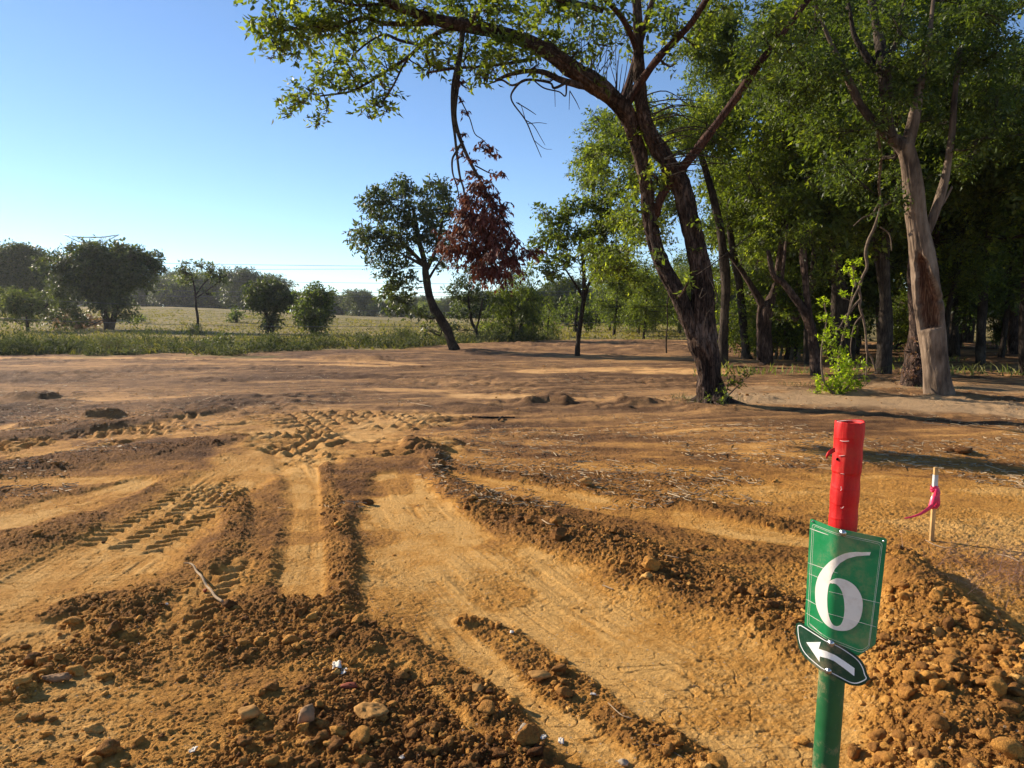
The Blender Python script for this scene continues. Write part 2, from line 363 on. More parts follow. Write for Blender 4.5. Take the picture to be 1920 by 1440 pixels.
        bu3 = N(nt, 'ShaderNodeBump', i_Strength=.35, i_Distance=.01); L.new(cr.outputs[0], bu3.inputs['Height']); L.new(bu2.outputs[0], bu3.inputs['Normal'])
        last = bu3
    L.new(last.outputs[0], b.inputs['Normal'])
    return m
def leaf_mat(name, dark, mid, light, trans=.45, rough=.5):
    m, nt, b = mat(name, rough, .35); L = nt.links
    at = N(nt, 'ShaderNodeAttribute', attribute_name='var')
    oi = N(nt, 'ShaderNodeObjectInfo')
    v = mth(nt, 'ADD', at.outputs['Fac'], mth(nt, 'MULTIPLY', mth(nt, 'SUBTRACT', oi.outputs['Random'], .5), .25))
    c = ramp(nt, [(0, dark), (.5, mid), (1, light)], v).outputs[0]
    L.new(c, b.inputs['Base Color'])
    tr = N(nt, 'ShaderNodeBsdfTranslucent')
    c2 = mixc(nt, 1.0, c, (2.1, 2.1, .6, 1), 'MULTIPLY'); L.new(c2, tr.inputs[0])
    mx = N(nt, 'ShaderNodeMixShader'); mx.inputs[0].default_value = trans
    L.new(b.outputs[0], mx.inputs[1]); L.new(tr.outputs[0], mx.inputs[2])
    L.new(mx.outputs[0], nt.nodes['Material Output'].inputs[0]); return m
def bark_mat(name, c1, c2, c3, sc_=9, bump=.02):
    m, nt, b = mat(name, .92, .15); L = nt.links
    tc = N(nt, 'ShaderNodeTexCoord'); mp = N(nt, 'ShaderNodeMapping'); mp.inputs['Scale'].default_value = (1, 1, .22); L.new(tc.outputs['Object'], mp.inputs[0])
    n1 = N(nt, 'ShaderNodeTexNoise', i_Scale=sc_ * 2.2, i_Detail=7.0, i_Roughness=.7); L.new(mp.outputs[0], n1.inputs['Vector'])
    n2 = N(nt, 'ShaderNodeTexNoise', i_Scale=2.0, i_Detail=3.0); L.new(tc.outputs['Object'], n2.inputs['Vector'])
    t = mth(nt, 'ADD', n1.outputs['Fac'], mth(nt, 'MULTIPLY', mth(nt, 'SUBTRACT', n2.outputs['Fac'], .5), .7))
    n6 = N(nt, 'ShaderNodeTexNoise', i_Scale=sc_ * 1.9, i_Detail=3.0, i_Roughness=.55, i_Distortion=.5); L.new(mp.outputs[0], n6.inputs['Vector'])
    cr = N(nt, 'ShaderNodeMapRange', i_From_Min=0.0, i_From_Max=.055); L.new(mth(nt, 'ABSOLUTE', mth(nt, 'SUBTRACT', n6.outputs['Fac'], .5)), cr.inputs[0])
    t = mth(nt, 'SUBTRACT', t, mth(nt, 'MULTIPLY', mth(nt, 'SUBTRACT', 1.0, cr.outputs[0]), .16 if bump > .01 else .03))
    c = ramp(nt, [(.3, c1), (.5, c2), (.72, c3)], t).outputs[0]; L.new(c, b.inputs['Base Color'])
    hs = mth(nt, 'ADD', mth(nt, 'MULTIPLY', n1.outputs['Fac'], .5), mth(nt, 'MULTIPLY', cr.outputs[0], .5))
    bu = N(nt, 'ShaderNodeBump', i_Strength=1.0, i_Distance=bump * 1.6); L.new(hs, bu.inputs['Height']); L.new(bu.outputs[0], b.inputs['Normal'])
    return m
def plain(name, col, rough=.5, spec=.4, metal=0, var=.15, sc_=30, bump=.0):
    m, nt, b = mat(name, rough, spec); b.inputs['Metallic'].default_value = metal; L = nt.links
    tc = N(nt, 'ShaderNodeTexCoord'); n = N(nt, 'ShaderNodeTexNoise', i_Scale=float(sc_), i_Detail=5.0); L.new(tc.outputs['Object'], n.inputs['Vector'])
    lo = tuple(max(0, v * (1 - var)) for v in col); hi = tuple(min(1, v * (1 + var)) for v in col)
    L.new(ramp(nt, [(.3, lo), (.7, hi)], n.outputs['Fac']).outputs[0], b.inputs['Base Color'])
    if bump:
        bu = N(nt, 'ShaderNodeBump', i_Strength=.6, i_Distance=bump); L.new(n.outputs['Fac'], bu.inputs['Height']); L.new(bu.outputs[0], b.inputs['Normal'])
    return m
M = {}
M['soil'] = soil_mat('soil'); M['clod'] = soil_mat('clod_soil', True)
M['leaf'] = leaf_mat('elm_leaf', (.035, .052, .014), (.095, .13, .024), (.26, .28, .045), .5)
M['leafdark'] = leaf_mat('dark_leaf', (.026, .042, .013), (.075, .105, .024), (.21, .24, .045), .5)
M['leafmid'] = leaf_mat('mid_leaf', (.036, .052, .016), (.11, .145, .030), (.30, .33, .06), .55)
M['leafgrey'] = leaf_mat('grey_leaf', (.026, .040, .018), (.060, .080, .028), (.14, .16, .05), .35, .5)
M['leaflime'] = leaf_mat('lime_leaf', (.14, .20, .015), (.30, .40, .03), (.50, .55, .06), .55)
M['leafdead'] = leaf_mat('dead_leaf', (.035, .014, .012), (.105, .030, .024), (.24, .085, .06), .2, .7)
M['weed'] = leaf_mat('weed_leaf', (.055, .075, .022), (.105, .13, .040), (.26, .24, .10), .35, .85)
M['straw'] = leaf_mat('dry_straw', (.15, .10, .05), (.28, .19, .10), (.50, .38, .23), .1, .8)
M['herb'] = leaf_mat('herb_leaf', (.045, .058, .028), (.095, .108, .055), (.22, .21, .13), .25, .9)
M['meadow'] = leaf_mat('meadow_blade', (.09, .095, .035), (.19, .17, .065), (.33, .26, .11), .25, .9)
M['pinkstraw'] = leaf_mat('pink_dry_grass', (.12, .065, .045), (.24, .13, .10), (.42, .28, .20), .2)
M['bark'] = bark_mat('furrowed_bark', (.022, .014, .011), (.066, .042, .031), (.155, .105, .078), 9, .03)
M['barkdark'] = bark_mat('dark_bark', (.020, .015, .011), (.050, .037, .027), (.10, .076, .055), 9, .02)
M['barkpale'] = bark_mat('pale_bark', (.055, .038, .027), (.15, .105, .072), (.26, .19, .135), 3, .006)
M['barkmid'] = bark_mat('greybrown_bark', (.035, .026, .020), (.10, .070, .050), (.19, .14, .10), 5, .010)
M['barkred'] = bark_mat('reddish_bark', (.022, .011, .009), (.058, .028, .020), (.11, .058, .040), 8, .015)
M['twig'] = plain('twig_bark', (.16, .12, .085), .9, .1, 0, .4, 20)
M['brokenwood'] = plain('weathered_branch', (.13, .095, .068), .9, .1, 0, .4, 20)
M['palewood'] = plain('bleached_wood', (.34, .245, .15), .9, .1, 0, .25, 40)

# ------------------------------------------------------------------ ground sheet
print('ground...')
def build_ground():
    rows = [-25, -12, -6, -3, -1, .3, .9, 1.3, 1.6]
    pys = np.arange(1750, 601, -1.0); rows += list(HCAM * .9955 * F / (pys - 590))
    y0 = rows[-1]
    while rows[-1] < 2500: rows.append(rows[-1] * 1.13)
    Yr = np.array(rows)
    u = np.arange(-.80, .8001, .00125)
    ex = .80 + np.cumsum(.004 * 1.16 ** np.arange(38)); u = np.concatenate([-ex[::-1], u, ex])
    W = np.maximum(Yr, 1.9)
    X = (W[:, None] * u[None, :]); Y = np.repeat(Yr[:, None], len(u), 1)
    # stagger so rows never line up as ruler-straight terraces
    nr, nc = X.shape
    z, tone, sand, mead, clod = ground(X.ravel(), Y.ravel())
    V = np.stack([X.ravel(), Y.ravel(), z], 1)
    i = np.arange(nr - 1)[:, None] * nc + np.arange(nc - 1)[None, :]
    Fc = np.stack([i, i + 1, i + nc + 1, i + nc], -1).reshape(-1, 4)
    me = np_mesh('ground', V, Fc, {'tone': tone, 'sand': sand, 'mead': mead}, True)
    o = link('ground', me, M['soil']); tag(o, kind='structure', label='bare orange-brown graded soil with wheel ruts running to a green meadow')
build_ground()

# ------------------------------------------------------------------ clods
rng = np.random.default_rng(7)
def ico(sub):
    bm = bmesh.new(); bmesh.ops.create_icosphere(bm, subdivisions=sub, radius=1)
    V = np.array([v.co[:] for v in bm.verts]); Fc = np.array([[v.index for v in f.verts] for f in bm.faces]); bm.free(); return V, Fc
ICO2 = ico(2); ICO3 = ico(3); ICO4 = ico(4)
def lump(V, seed, am=.28, fl=.75, facet=0):
    r = np.random.default_rng(seed); D = V.copy(); rad = np.ones(len(V))
    for k in range(5):
        d = r.normal(size=3); d /= np.linalg.norm(d); rad += am * .5 * np.sin(D @ d * r.uniform(1.5, 5.5) + r.uniform(0, 6)) * (.9 ** k)
    if facet:
        for k in range(facet):
            d = r.normal(size=3); d /= np.linalg.norm(d); s = D @ d; lim = r.uniform(.55, .85)
            rad = np.where(s * rad > lim, lim / np.maximum(s, 1e-3), rad)
    rad += am * .22 * (vnoise(D[:, 0] * 4 + D[:, 2] * 2.3, D[:, 1] * 4 - D[:, 2] * 3.1, seed) - .5) * 2
    out = D * rad[:, None]; out[:, 2] *= fl; out[:, 0] *= r.uniform(.85, 1.3); return out
def rough_lump(V, seed, am=.3, fl=.75, facet=0):
    o = lump(V, seed, am, fl, facet); nrm = V
    for f, a in ((3, .16), (7, .10), (15, .05)):
        n = vnoise(V[:, 0] * f + V[:, 2] * f * .7, V[:, 1] * f - V[:, 2] * f * .6, seed + f) - .5; o = o + nrm * (a * n)[:, None]
    return o
def scatter_clods():
    shapes = [rough_lump(ICO3[0], 100 + k, .42, .72, 5 + k % 6) for k in range(20)]
    n = 130000
    px = rng.uniform(-260, 2180, n); py = 664 + (rng.uniform(0, 1, n) ** .8) * 1086
    dy = (py - 720) / F; dx = (px - 960) / F; t = HCAM / (SP + dy * CP); x = dx * t; y = (CP - dy * SP) * t
    _, tone, _, _, cl = ground(x, y)
    keep = rng.uniform(0, 1, n) < np.clip(cl * .46 + .004 + .055 * sst(8, 11, y) * sst(-.25, .25, fbm(x, y, .6, 3, 404)), 0, 1)
    keep &= ~((np.abs(x - .70) < .02) & (np.abs(y - 1.6) < .02))
    x = x[keep]; y = y[keep]; tone = tone[keep]; cl = cl[keep]; n = len(x)
    big = np.clip(cl, .3, 1.2)
    s = (.0035 + .0038 * rng.exponential(1, n) ** 1.5) * (.6 + .5 * big); s = np.clip(s * .78, .003, .034)
    s = np.maximum(s, .0008 * y * rng.uniform(.7, 1.6, n))
    z = ground(x, y)[0]
    print('clods', n)
    allV = []; allF = []; allA = []; off = 0
    ang = rng.uniform(0, 6.283, n); ks = rng.integers(0, len(shapes), n); sq = rng.uniform(.75, 1.25, (n, 3)); var = np.clip(tone * .45 + .30 + rng.normal(0, .17, n), .05, .95)
    for k in range(len(shapes)):
        ii = np.nonzero(ks == k)[0]; S = shapes[k]
        c, sn = np.cos(ang[ii]), np.sin(ang[ii])
        A = S[None] * (sq[ii] * s[ii, None])[:, None, :]
        Xr = A[..., 0] * c[:, None] - A[..., 1] * sn[:, None] + x[ii, None]; Yr = A[..., 0] * sn[:, None] + A[..., 1] * c[:, None] + y[ii, None]
        Zr = A[..., 2] + (z[ii] + s[ii] * .28)[:, None]
        V = np.stack([Xr, Yr, Zr], -1).reshape(-1, 3); m = len(S)
        Fc = (ICO3[1][None] + (np.arange(len(ii)) * m)[:, None, None]).reshape(-1, 3) + off
        allV.append(V); allF.append(Fc); allA.append(np.repeat(var[ii], m)); off += len(V)
    me = np_mesh('loose_clods', np.concatenate(allV), np.concatenate(allF), {'var': np.concatenate(allA)}, False)
    o = link('loose_clods', me, M['clod']); tag(o, 'countless small crumbly soil clods scattered over ruts and heaps', 'loose soil', kind='stuff')
scatter_clods()
def rock(name, px, py, size, label, cat, m, seed, fl=.7, stretch=(1, 1, 1), rz=0, facet=5, group=None, sink=.3, var=.5, am=.26):
    b = base(px, py); size *= .66 if m is not M['clod'] else .78
    V = rough_lump(ICO4[0] if size > .04 else ICO3[0], seed, am, fl, facet) * size * np.array(stretch)
    c, s = math.cos(rz), math.sin(rz); V = np.stack([V[:, 0] * c - V[:, 1] * s, V[:, 0] * s + V[:, 1] * c, V[:, 2]], 1)
    hh = -V[:, 2].min()
    me = np_mesh(name, V, ICO4[1] if size > .04 else ICO3[1], {'var': np.full(len(V), var)}, m is not M['clod'])
    o = link(name, me, m); o.location = (b[0], b[1], b[2] + hh * (1 - sink)); tag(o, label, cat, group); return o

# ------------------------------------------------------------------ tubes, leaves, trees
class Tubes:
    def __init__(s): s.V = []; s.F = []; s.n = 0
    def add(s, pts, rad, seg=8, bark=0, seed=0, smooth=5, cap=True, mod=None):
        d = np.column_stack([np.asarray(pts, float), np.asarray(rad, float)])
        if smooth: d = smooth_pts(d, smooth)
        p = d[:, :3]; r = np.maximum(d[:, 3], .0008); n = len(p)
        T = np.gradient(p, axis=0); T /= np.linalg.norm(T, axis=1)[:, None] + 1e-9
        ref = np.array([0.0, 1, 0]) if abs(T[0][1]) < .8 else np.array([1.0, 0, 0])
        A = np.cross(T, ref); A /= np.linalg.norm(A, axis=1)[:, None] + 1e-9
        B = np.cross(T, A); th = np.arange(seg) / seg * 2 * math.pi
        rr = np.repeat(r[:, None], seg, 1)
        if bark:
            L = np.concatenate([[0], np.cumsum(np.linalg.norm(np.diff(p, axis=0), axis=1))])
            LL = np.repeat(L[:, None], seg, 1); cx = np.cos(th)[None] + 0 * LL; sx = np.sin(th)[None] + 0 * LL
            f = 7.0
            q = vnoise(cx * f + 31 + seed, sx * f + LL * 1.6, 11 + seed) - .5
            rid = .5 - 2 * np.abs(q); q2 = vnoise(cx * 1.4 + LL * .9, sx * 1.4 - LL * .7, 21 + seed) - .5
            rr = rr * (1 + bark * (.46 * rid + .18 * (vnoise(cx * 15, sx * 15 + LL * 5, 33 + seed) - .5)) + .16 * q2)
        if mod is not None: rr = mod(p, T, A, B, th, rr)
        V = p[:, None, :] + rr[..., None] * (np.cos(th)[None, :, None] * A[:, None, :] + np.sin(th)[None, :, None] * B[:, None, :])
        V = V.reshape(-1, 3)
        i = (np.arange(n - 1) * seg)[:, None]; j = np.arange(seg)[None]; j2 = (j + 1) % seg
        Fc = np.stack([i + j, i + j2, i + seg + j2, i + seg + j], -1).reshape(-1, 4)
        s.V.append(V); s.F.append(Fc + s.n); s.n += len(V)
        if cap:
            tip = p[-1] + T[-1] * r[-1] * .5; s.V.append(tip[None]); k = s.n; s.n += 1; b0 = k - seg
            s.F.append(np.array([[b0 + a, b0 + (a + 1) % seg, k, k] for a in range(seg)]))
        return d
    def mesh(s, name):
        V = np.concatenate(s.V); Fq = np.concatenate(s.F)
        me = bpy.data.meshes.new(name)
        tri = Fq[:, 2] == Fq[:, 3]; q = Fq[~tri]; t = Fq[tri][:, :3]
        loops = np.concatenate([q.ravel(), t.ravel()]).astype(np.int32)
        st = np.concatenate([np.arange(len(q)) * 4, len(q) * 4 + np.arange(len(t)) * 3]).astype(np.int32)
        tot = np.concatenate([np.full(len(q), 4), np.full(len(t), 3)]).astype(np.int32)
        me.vertices.add(len(V)); me.vertices.foreach_set('co', V.astype(np.float32).ravel())
        me.loops.add(len(loops)); me.loops.foreach_set('vertex_index', loops)
        me.polygons.add(len(st)); me.polygons.foreach_set('loop_start', st); me.polygons.foreach_set('loop_total', tot)
        me.polygons.foreach_set('use_smooth', np.ones(len(st), dtype=bool)); me.update(calc_edges=True); return me
def unit(v): return v / (np.linalg.norm(v, axis=-1, keepdims=True) + 1e-9)
def leaves(rg, org, dirs, per, spray, L, droop=.35, narrow=.42, vbase=None, jit=.3):
    """per leaves along each little shoot (org,dir); returns verts, faces, var"""
    m = len(org); o = np.repeat(org, per, 0); d = np.repeat(dirs, per, 0); n = len(o)
    t = np.tile((np.arange(per) + .5) / per, m)[:, None] + rg.uniform(-.1, .1, (n, 1))
    p = o + d * spray * t + np.array([0, 0, -1]) * (spray * droop * .6) * t * t
    side = unit(np.cross(d, rg.normal(size=(n, 3)))); a = unit(d * .6 + side * .9 + np.array([0, 0, -droop]) + rg.normal(0, jit, (n, 3)))
    b = unit(np.cross(a, rg.normal(size=(n, 3)) * .55 + np.array([0, 0, 1.0]))); nn = np.cross(a, b)
    l = L * rg.uniform(.5, 1.4, (n, 1)); wd = l * narrow * .5 * rg.uniform(.8, 1.2, (n, 1))
    V = np.stack([p, p + a * l * .42 + b * wd + nn * wd * .35, p + a * l - nn * l * .06, p + a * l * .42 - b * wd + nn * wd * .35], 1).reshape(-1, 3)
    Fc = np.arange(4 * n).reshape(-1, 4)
    vv = np.repeat(vbase, per) if vbase is not None else np.full(n, .45)
    var = np.clip(vv + rg.normal(0, .14, n), 0, 1)
    return V, Fc, np.repeat(var, 4)
class Leafs:
    def __init__(s): s.V = []; s.F = []; s.A = []; s.n = 0
    def add(s, t):
        s.V.append(t[0]); s.F.append(t[1] + s.n); s.A.append(t[2]); s.n += len(t[0])
    def mesh(s, name): return np_mesh(name, np.concatenate(s.V), np.concatenate(s.F), {'var': np.concatenate(s.A)}, False)
def ball(rg, n):
    v = rg.normal(size=(n, 3)); v = unit(v); return v * (rg.uniform(0, 1, (n, 1)) ** .42)
def grow(rg, nodes, blobs, tub, lf, leafL, lai=1.8, per=7, spray=None, droop=.35, narrow=.45, twr=.010, upr=1.0, flat=.8, tw=True, sub=None):
    """nodes: (n,4) skeleton points+radius. blobs: (x,y,z,r). Limbs reach from the skeleton to every blob, twigs fill it, leaves cover the twigs."""
    nodes = [np.array(q) for q in nodes]; todo = [np.array(b, float) for b in blobs]
    if spray is None: spray = leafL * 3.2
    while todo:
        NP = np.array([q[:3] for q in nodes]); best = None
        for k, b in enumerate(todo):
            d = np.linalg.norm(NP - b[:3], axis=1) + .6 * np.clip(NP[:, 2] - b[2], 0, 9); j = int(d.argmin())
            if best is None or d[j] < best[0]: best = (d[j], k, j)
        _, k, j = best; b = todo.pop(k); s = nodes[j]; e = b[:3]; dist = np.linalg.norm(e - s[:3])
        r0 = min(s[3] * .75, .010 + .018 * dist + .02 * b[3]); r1 = max(twr * 1.1, r0 * .45)
        mid = s[:3] * .5 + e * .5 + rg.normal(0, .10 * dist, 3) + np.array([0, 0, -.08 * dist * upr])
        q1 = s[:3] * .78 + e * .22 + rg.normal(0, .04 * dist, 3)
        d = tub.add([s[:3], q1, mid, e], [r0, r0 * .85, (r0 + r1) / 2, r1], 6, smooth=4)
        for q in d[3::3]: nodes.append(q)
        r = b[3]; ns = sub or int(np.clip(7 + r * 9, 7, 26)); T = e + ball(rg, ns) * r * np.array([1, 1, flat]); tn = []
        for q in T:
            if tw:
                src = d[rg.integers(len(d) // 2, len(d))][:3]
                mm = (src + q) / 2 + rg.normal(0, .08 * r, 3); tub.add([src, mm, q], [twr, twr * .8, twr * .4], 4, smooth=2)
                tn += [mm, q]
            tn.append(q)
        tn = np.array(tn); area = leafL * leafL * narrow * .5 / 1.7
        nl = int(lai * math.pi * r * r / area); nsh = max(4, nl // per)
        c = tn[rg.integers(0, len(tn), nsh)]; off = ball(rg, nsh) * (.40 * r) * np.array([1, 1, .7])
        org = c + off; dirs = unit(off + (org - e) * .5 + rg.normal(0, .25 * r, (nsh, 3)) + np.array([0, 0, .05]))
        vb = .38 + .25 * rg.normal(0, .5, len(tn))[rg.integers(0, len(tn), nsh)] + .10 * rg.uniform(-1, 1)
        lf.add(leaves(rg, org, dirs, per, spray, leafL, droop, narrow, vb))
    return nodes
def PX(pts, Y, dY=None):                 # photo points with px radius -> world pts + radii; dY lists per-point depth change
    out = []; rad = []
    for i, q in enumerate(pts):
        y = Y + (dY[i] if dY else (q[3] if len(q) > 3 else 0)); p = P(q[0], q[1], y); out.append(p); rad.append(q[2] / F * y)
    return np.array(out), np.array(rad)
def BL(blobs, Y, rg, dep=.6):
    out = []
    for b in blobs:
        y = Y + (b[3] if len(b) > 3 else 0) + rg.normal(0, dep); p = P(b[0], b[1], y); out.append((p[0], p[1], p[2], b[2] / F * y))
    return out

def flare(T, b0, R0, n, seed, rr):
    rg = np.random.default_rng(seed)
    for k in range(n):
        a = k * 6.283 / n + rg.uniform(-.4, .4); c, s_ = math.cos(a), math.sin(a); L_ = R0 * rg.uniform(1.5, 2.3)
        q = [b0 + np.array([c * R0 * .25, s_ * R0 * .25, .42]), b0 + np.array([c * R0 * .55, s_ * R0 * .55, .16]), b0 + np.array([c * R0 * 1.1, s_ * R0 * 1.1, .03]), b0 + np.array([c * L_ + .05, s_ * L_, -.05])]
        T.add(q, [rr[k % len(rr)] * .8, rr[k % len(rr)], rr[k % len(rr)] * .62, rr[k % len(rr)] * .25], 12, .6, k + 3, 5)
print('trees...')
# ---- the big foreground tree: forked, one limb arching left over the clearing
def main_tree():
    rg = np.random.default_rng(11); Y = 13.0; b0 = base(1335, 757); Y = b0[1]
    root = empty('forked_tree', b0, 'large dark forked tree arching over the clearing', 'tree')
    T = Tubes(); L = Tubes(); lf = Leafs(); nodes = []
    def limb(tb, pts, seg=14, bark=1, sd=0, sm=8, keep=True):
        p, r = PX(pts, Y); d = tb.add(p, r * .92, seg, bark, sd, sm)
        if keep: nodes.extend(list(d[::3]))
        return d
    limb(T, [(1334, 775, 30), (1333, 757, 27), (1331, 735, 23), (1330, 705, 21), (1325, 670, 22), (1316, 640, 26), (1316, 600, 21), (1316, 540, 19), (1311, 490, 18), (1300, 440, 17), (1290, 400, 16), (1276, 345, 16), (1254, 310, 15, -.1), (1232, 275, 14, -.2), (1214, 240, 12, -.3), (1202, 190, 11, -.4), (1198, 120, 9, -.5), (1196, 50, 8, -.6), (1190, -60, 6, -.8)], 56, 1, 1, 14)
    limb(T, [(1325, 690, 10), (1318, 655, 17), (1302, 625, 18), (1283, 580, 16), (1262, 535, 15, .1), (1243, 500, 14, .2), (1228, 455, 13, .3), (1217, 400, 13, .3), (1212, 350, 12, .2), (1203, 305, 12), (1192, 260, 13, -.1), (1176, 215, 15, -.3), (1150, 185, 15, -.5), (1118, 160, 16, -.7), (1075, 130, 15, -.9), (1035, 102, 14, -1.1), (985, 78, 13, -1.3), (930, 60, 12, -1.6), (870, 48, 11, -1.9), (820, 38, 9, -2.1), (770, 22, 8, -2.4), (720, 0, 7, -2.7), (640, -50, 5, -3)], 40, 1, 2, 12)
    tb = T
    flare(T, b0, .30, 5, 61, [(r_ * .022) for r_ in (5, 4, 4.5, 4, 5)])
    t = link('trunk', T.mesh('trunk'), M['bark'], root)
    def lb(name, m, specs):
        for k, sp in enumerate(specs):
            tb = Tubes(); limb(tb, sp, 12, .7, 5 + k, 7); link(name, tb.mesh(name), m, root)
    lb('limb', M['barkred'], [
        [(1229, 405, 8, .3), (1240, 370, 8, .1), (1262, 335, 8.5), (1290, 300, 8.5, -.2), (1330, 250, 8, -.4), (1375, 190, 7.5, -.6), (1420, 125, 7, -.8), (1470, 60, 6, -1), (1530, -20, 5, -1.2)],
        [(1172, 200, 8, -.3), (1195, 165, 8, -.5), (1225, 120, 7, -.8), (1262, 80, 6.5, -1), (1295, 45, 6, -1.2), (1330, -10, 5, -1.5)],
        [(1166, 200, 8, -.3), (1178, 160, 7, -.2), (1192, 110, 7), (1203, 70, 6, .2), (1218, 20, 5, .4), (1235, -40, 4, .6)],
        [(1194, 95, 6, -.5), (1180, 60, 6, -.8), (1163, 30, 6, -1), (1135, 0, 5, -1.3), (1100, -30, 4, -1.5)]])
    lb('limb', M['bark'], [
        [(1118, 165, 8, -.7), (1090, 160, 7, -.8), (1050, 150, 6, -1), (1020, 136, 5, -1.2), (985, 134, 4.5, -1.4), (955, 140, 4, -1.6), (930, 150, 2.5, -1.8)],
        [(1130, 20, 5, -1.2), (1100, 10, 5, -1.3), (1060, 2, 5, -1.4), (1000, -20, 4, -1.6)],
        [(905, 55, 9, -1.7), (870, 42, 8, -1.9), (830, 40, 6.5, -2), (780, 44, 5, -2.2), (720, 44, 4, -2.4), (680, 33, 3.5, -2.6), (630, 50, 3, -2.7), (570, 50, 2.5, -2.9), (520, 60, 2, -3)],
        [(855, 50, 6, -1.9), (825, 60, 5, -1.7), (795, 80, 4.5, -1.6), (765, 108, 3.5, -1.5), (730, 130, 3, -1.4), (690, 155, 2.5, -1.4), (655, 172, 2, -1.4), (600, 180, 1.5, -1.4)],
        [(790, 84, 3, -1.6), (750, 76, 3, -1.4), (720, 65, 2.5, -1.3), (690, 80, 2, -1.3), (660, 105, 1.5, -1.3)],
        [(775, 98, 2.5, -1.5), (755, 125, 2, -1.7), (735, 165, 1.8, -1.8), (715, 195, 1.2, -1.8)],
        [(1000, 110, 4, -1.3), (960, 118, 3, -1.5), (900, 125, 2.5, -1.7), (850, 128, 2.5, -1.9), (800, 137, 2, -2)],
        [(880, 48, 6, -1.9), (895, 25, 5, -2.1), (912, -5, 4, -2.4), (930, -40, 3, -2.6)],
        [(775, 25, 4, -2.3), (720, 8, 3, -2.5), (670, 10, 2.5, -2.8), (600, -5, 2, -3)]])
    # bare twigs under the arch
    class _Tw:
        def add(s, *a, **k):
            t_ = Tubes(); t_.add(*a, **k); link('bare_twig', t_.mesh('bare_twig'), M['barkdark'], root)
    tw = _Tw()
    for sp in ([(1070, 150, 3, -1), (1040, 165, 2.5, -1), (1030, 155, 2, -1.1), (985, 150, 2.5, -1.3), (962, 170, 2, -1.4), (960, 190, 1.5, -1.4), (985, 225, 1.3, -1.4), (1000, 260, 1, -1.4), (1015, 295, .6, -1.4)],
               [(985, 150, 2.5, -1.3), (960, 160, 2, -1.3), (940, 150, 1.8, -1.5), (915, 158, 1.2, -1.5)], [(985, 225, 1, -1.4), (1000, 235, .8, -1.4), (1015, 260, .6, -1.4), (1022, 272, .4, -1.4)],
               [(968, 192, 1, -1.4), (990, 205, .9, -1.4), (1005, 215, .6, -1.4)], [(990, 232, .8, -1.4), (1010, 230, .6, -1.4), (1025, 232, .4, -1.4)], [(1000, 262, .7, -1.4), (1020, 278, .5, -1.4), (1035, 280, .3, -1.4)],
               [(1062, 160, 2, -1), (1060, 180, 1.5, -1), (1048, 172, 1.2, -1), (1020, 165, 1.4, -1), (1000, 150, 1.2, -1)], [(1068, 170, 1, -1), (1080, 190, .8, -1), (1087, 205, .5, -1)],
               [(1040, 165, .8, -1), (1041, 200, .4, -1)], [(1068, 172, .8, -1), (1067, 206, .4, -1)], [(985, 225, .8, -1.4), (978, 200, .6, -1.4), (972, 192, .4, -1.4)],
               [(1300, 520, 1.5, -.4), (1330, 500, 1.2, -.6), (1370, 470, 1, -.8), (1420, 430, .8, -.9)], [(1330, 520, 1.5, -.4), (1345, 560, 1, -.6), (1325, 590, .8, -.6), (1320, 620, .6, -.5)], [(1318, 540, 1.2, -.5), (1312, 560, 1, -.6), (1330, 545, .7, -.6)]):
        p, r = PX(sp, Y); tw.add(p, r, 5, smooth=5)
    for k in range(26):    # sparse whips standing between the arch and the upright stems
        x0 = rg.uniform(1090, 1190); y0 = 150 + (x0 - 1090) * .45; dx = rg.uniform(-20, 60); p, r = PX([(x0, y0, 1.0, -.7), (x0 + dx * .4, y0 - 30, .8, -.6), (x0 + dx, y0 - rg.uniform(60, 110), .5, -.6)], Y); tw.add(p, r, 4, smooth=3)
    for k in range(18):
        y0 = rg.uniform(170, 330); x0 = 1200 + (y0 - 170) * .35; ex = rg.uniform(50, 150); p, r = PX([(x0, y0, 1.3), (x0 + ex * .5, y0 - rg.uniform(5, 25), 1.0), (x0 + ex, y0 + rg.uniform(-25, 25), .5)], Y + rg.uniform(-.8, 0)); tw.add(p, r, 4, smooth=4)
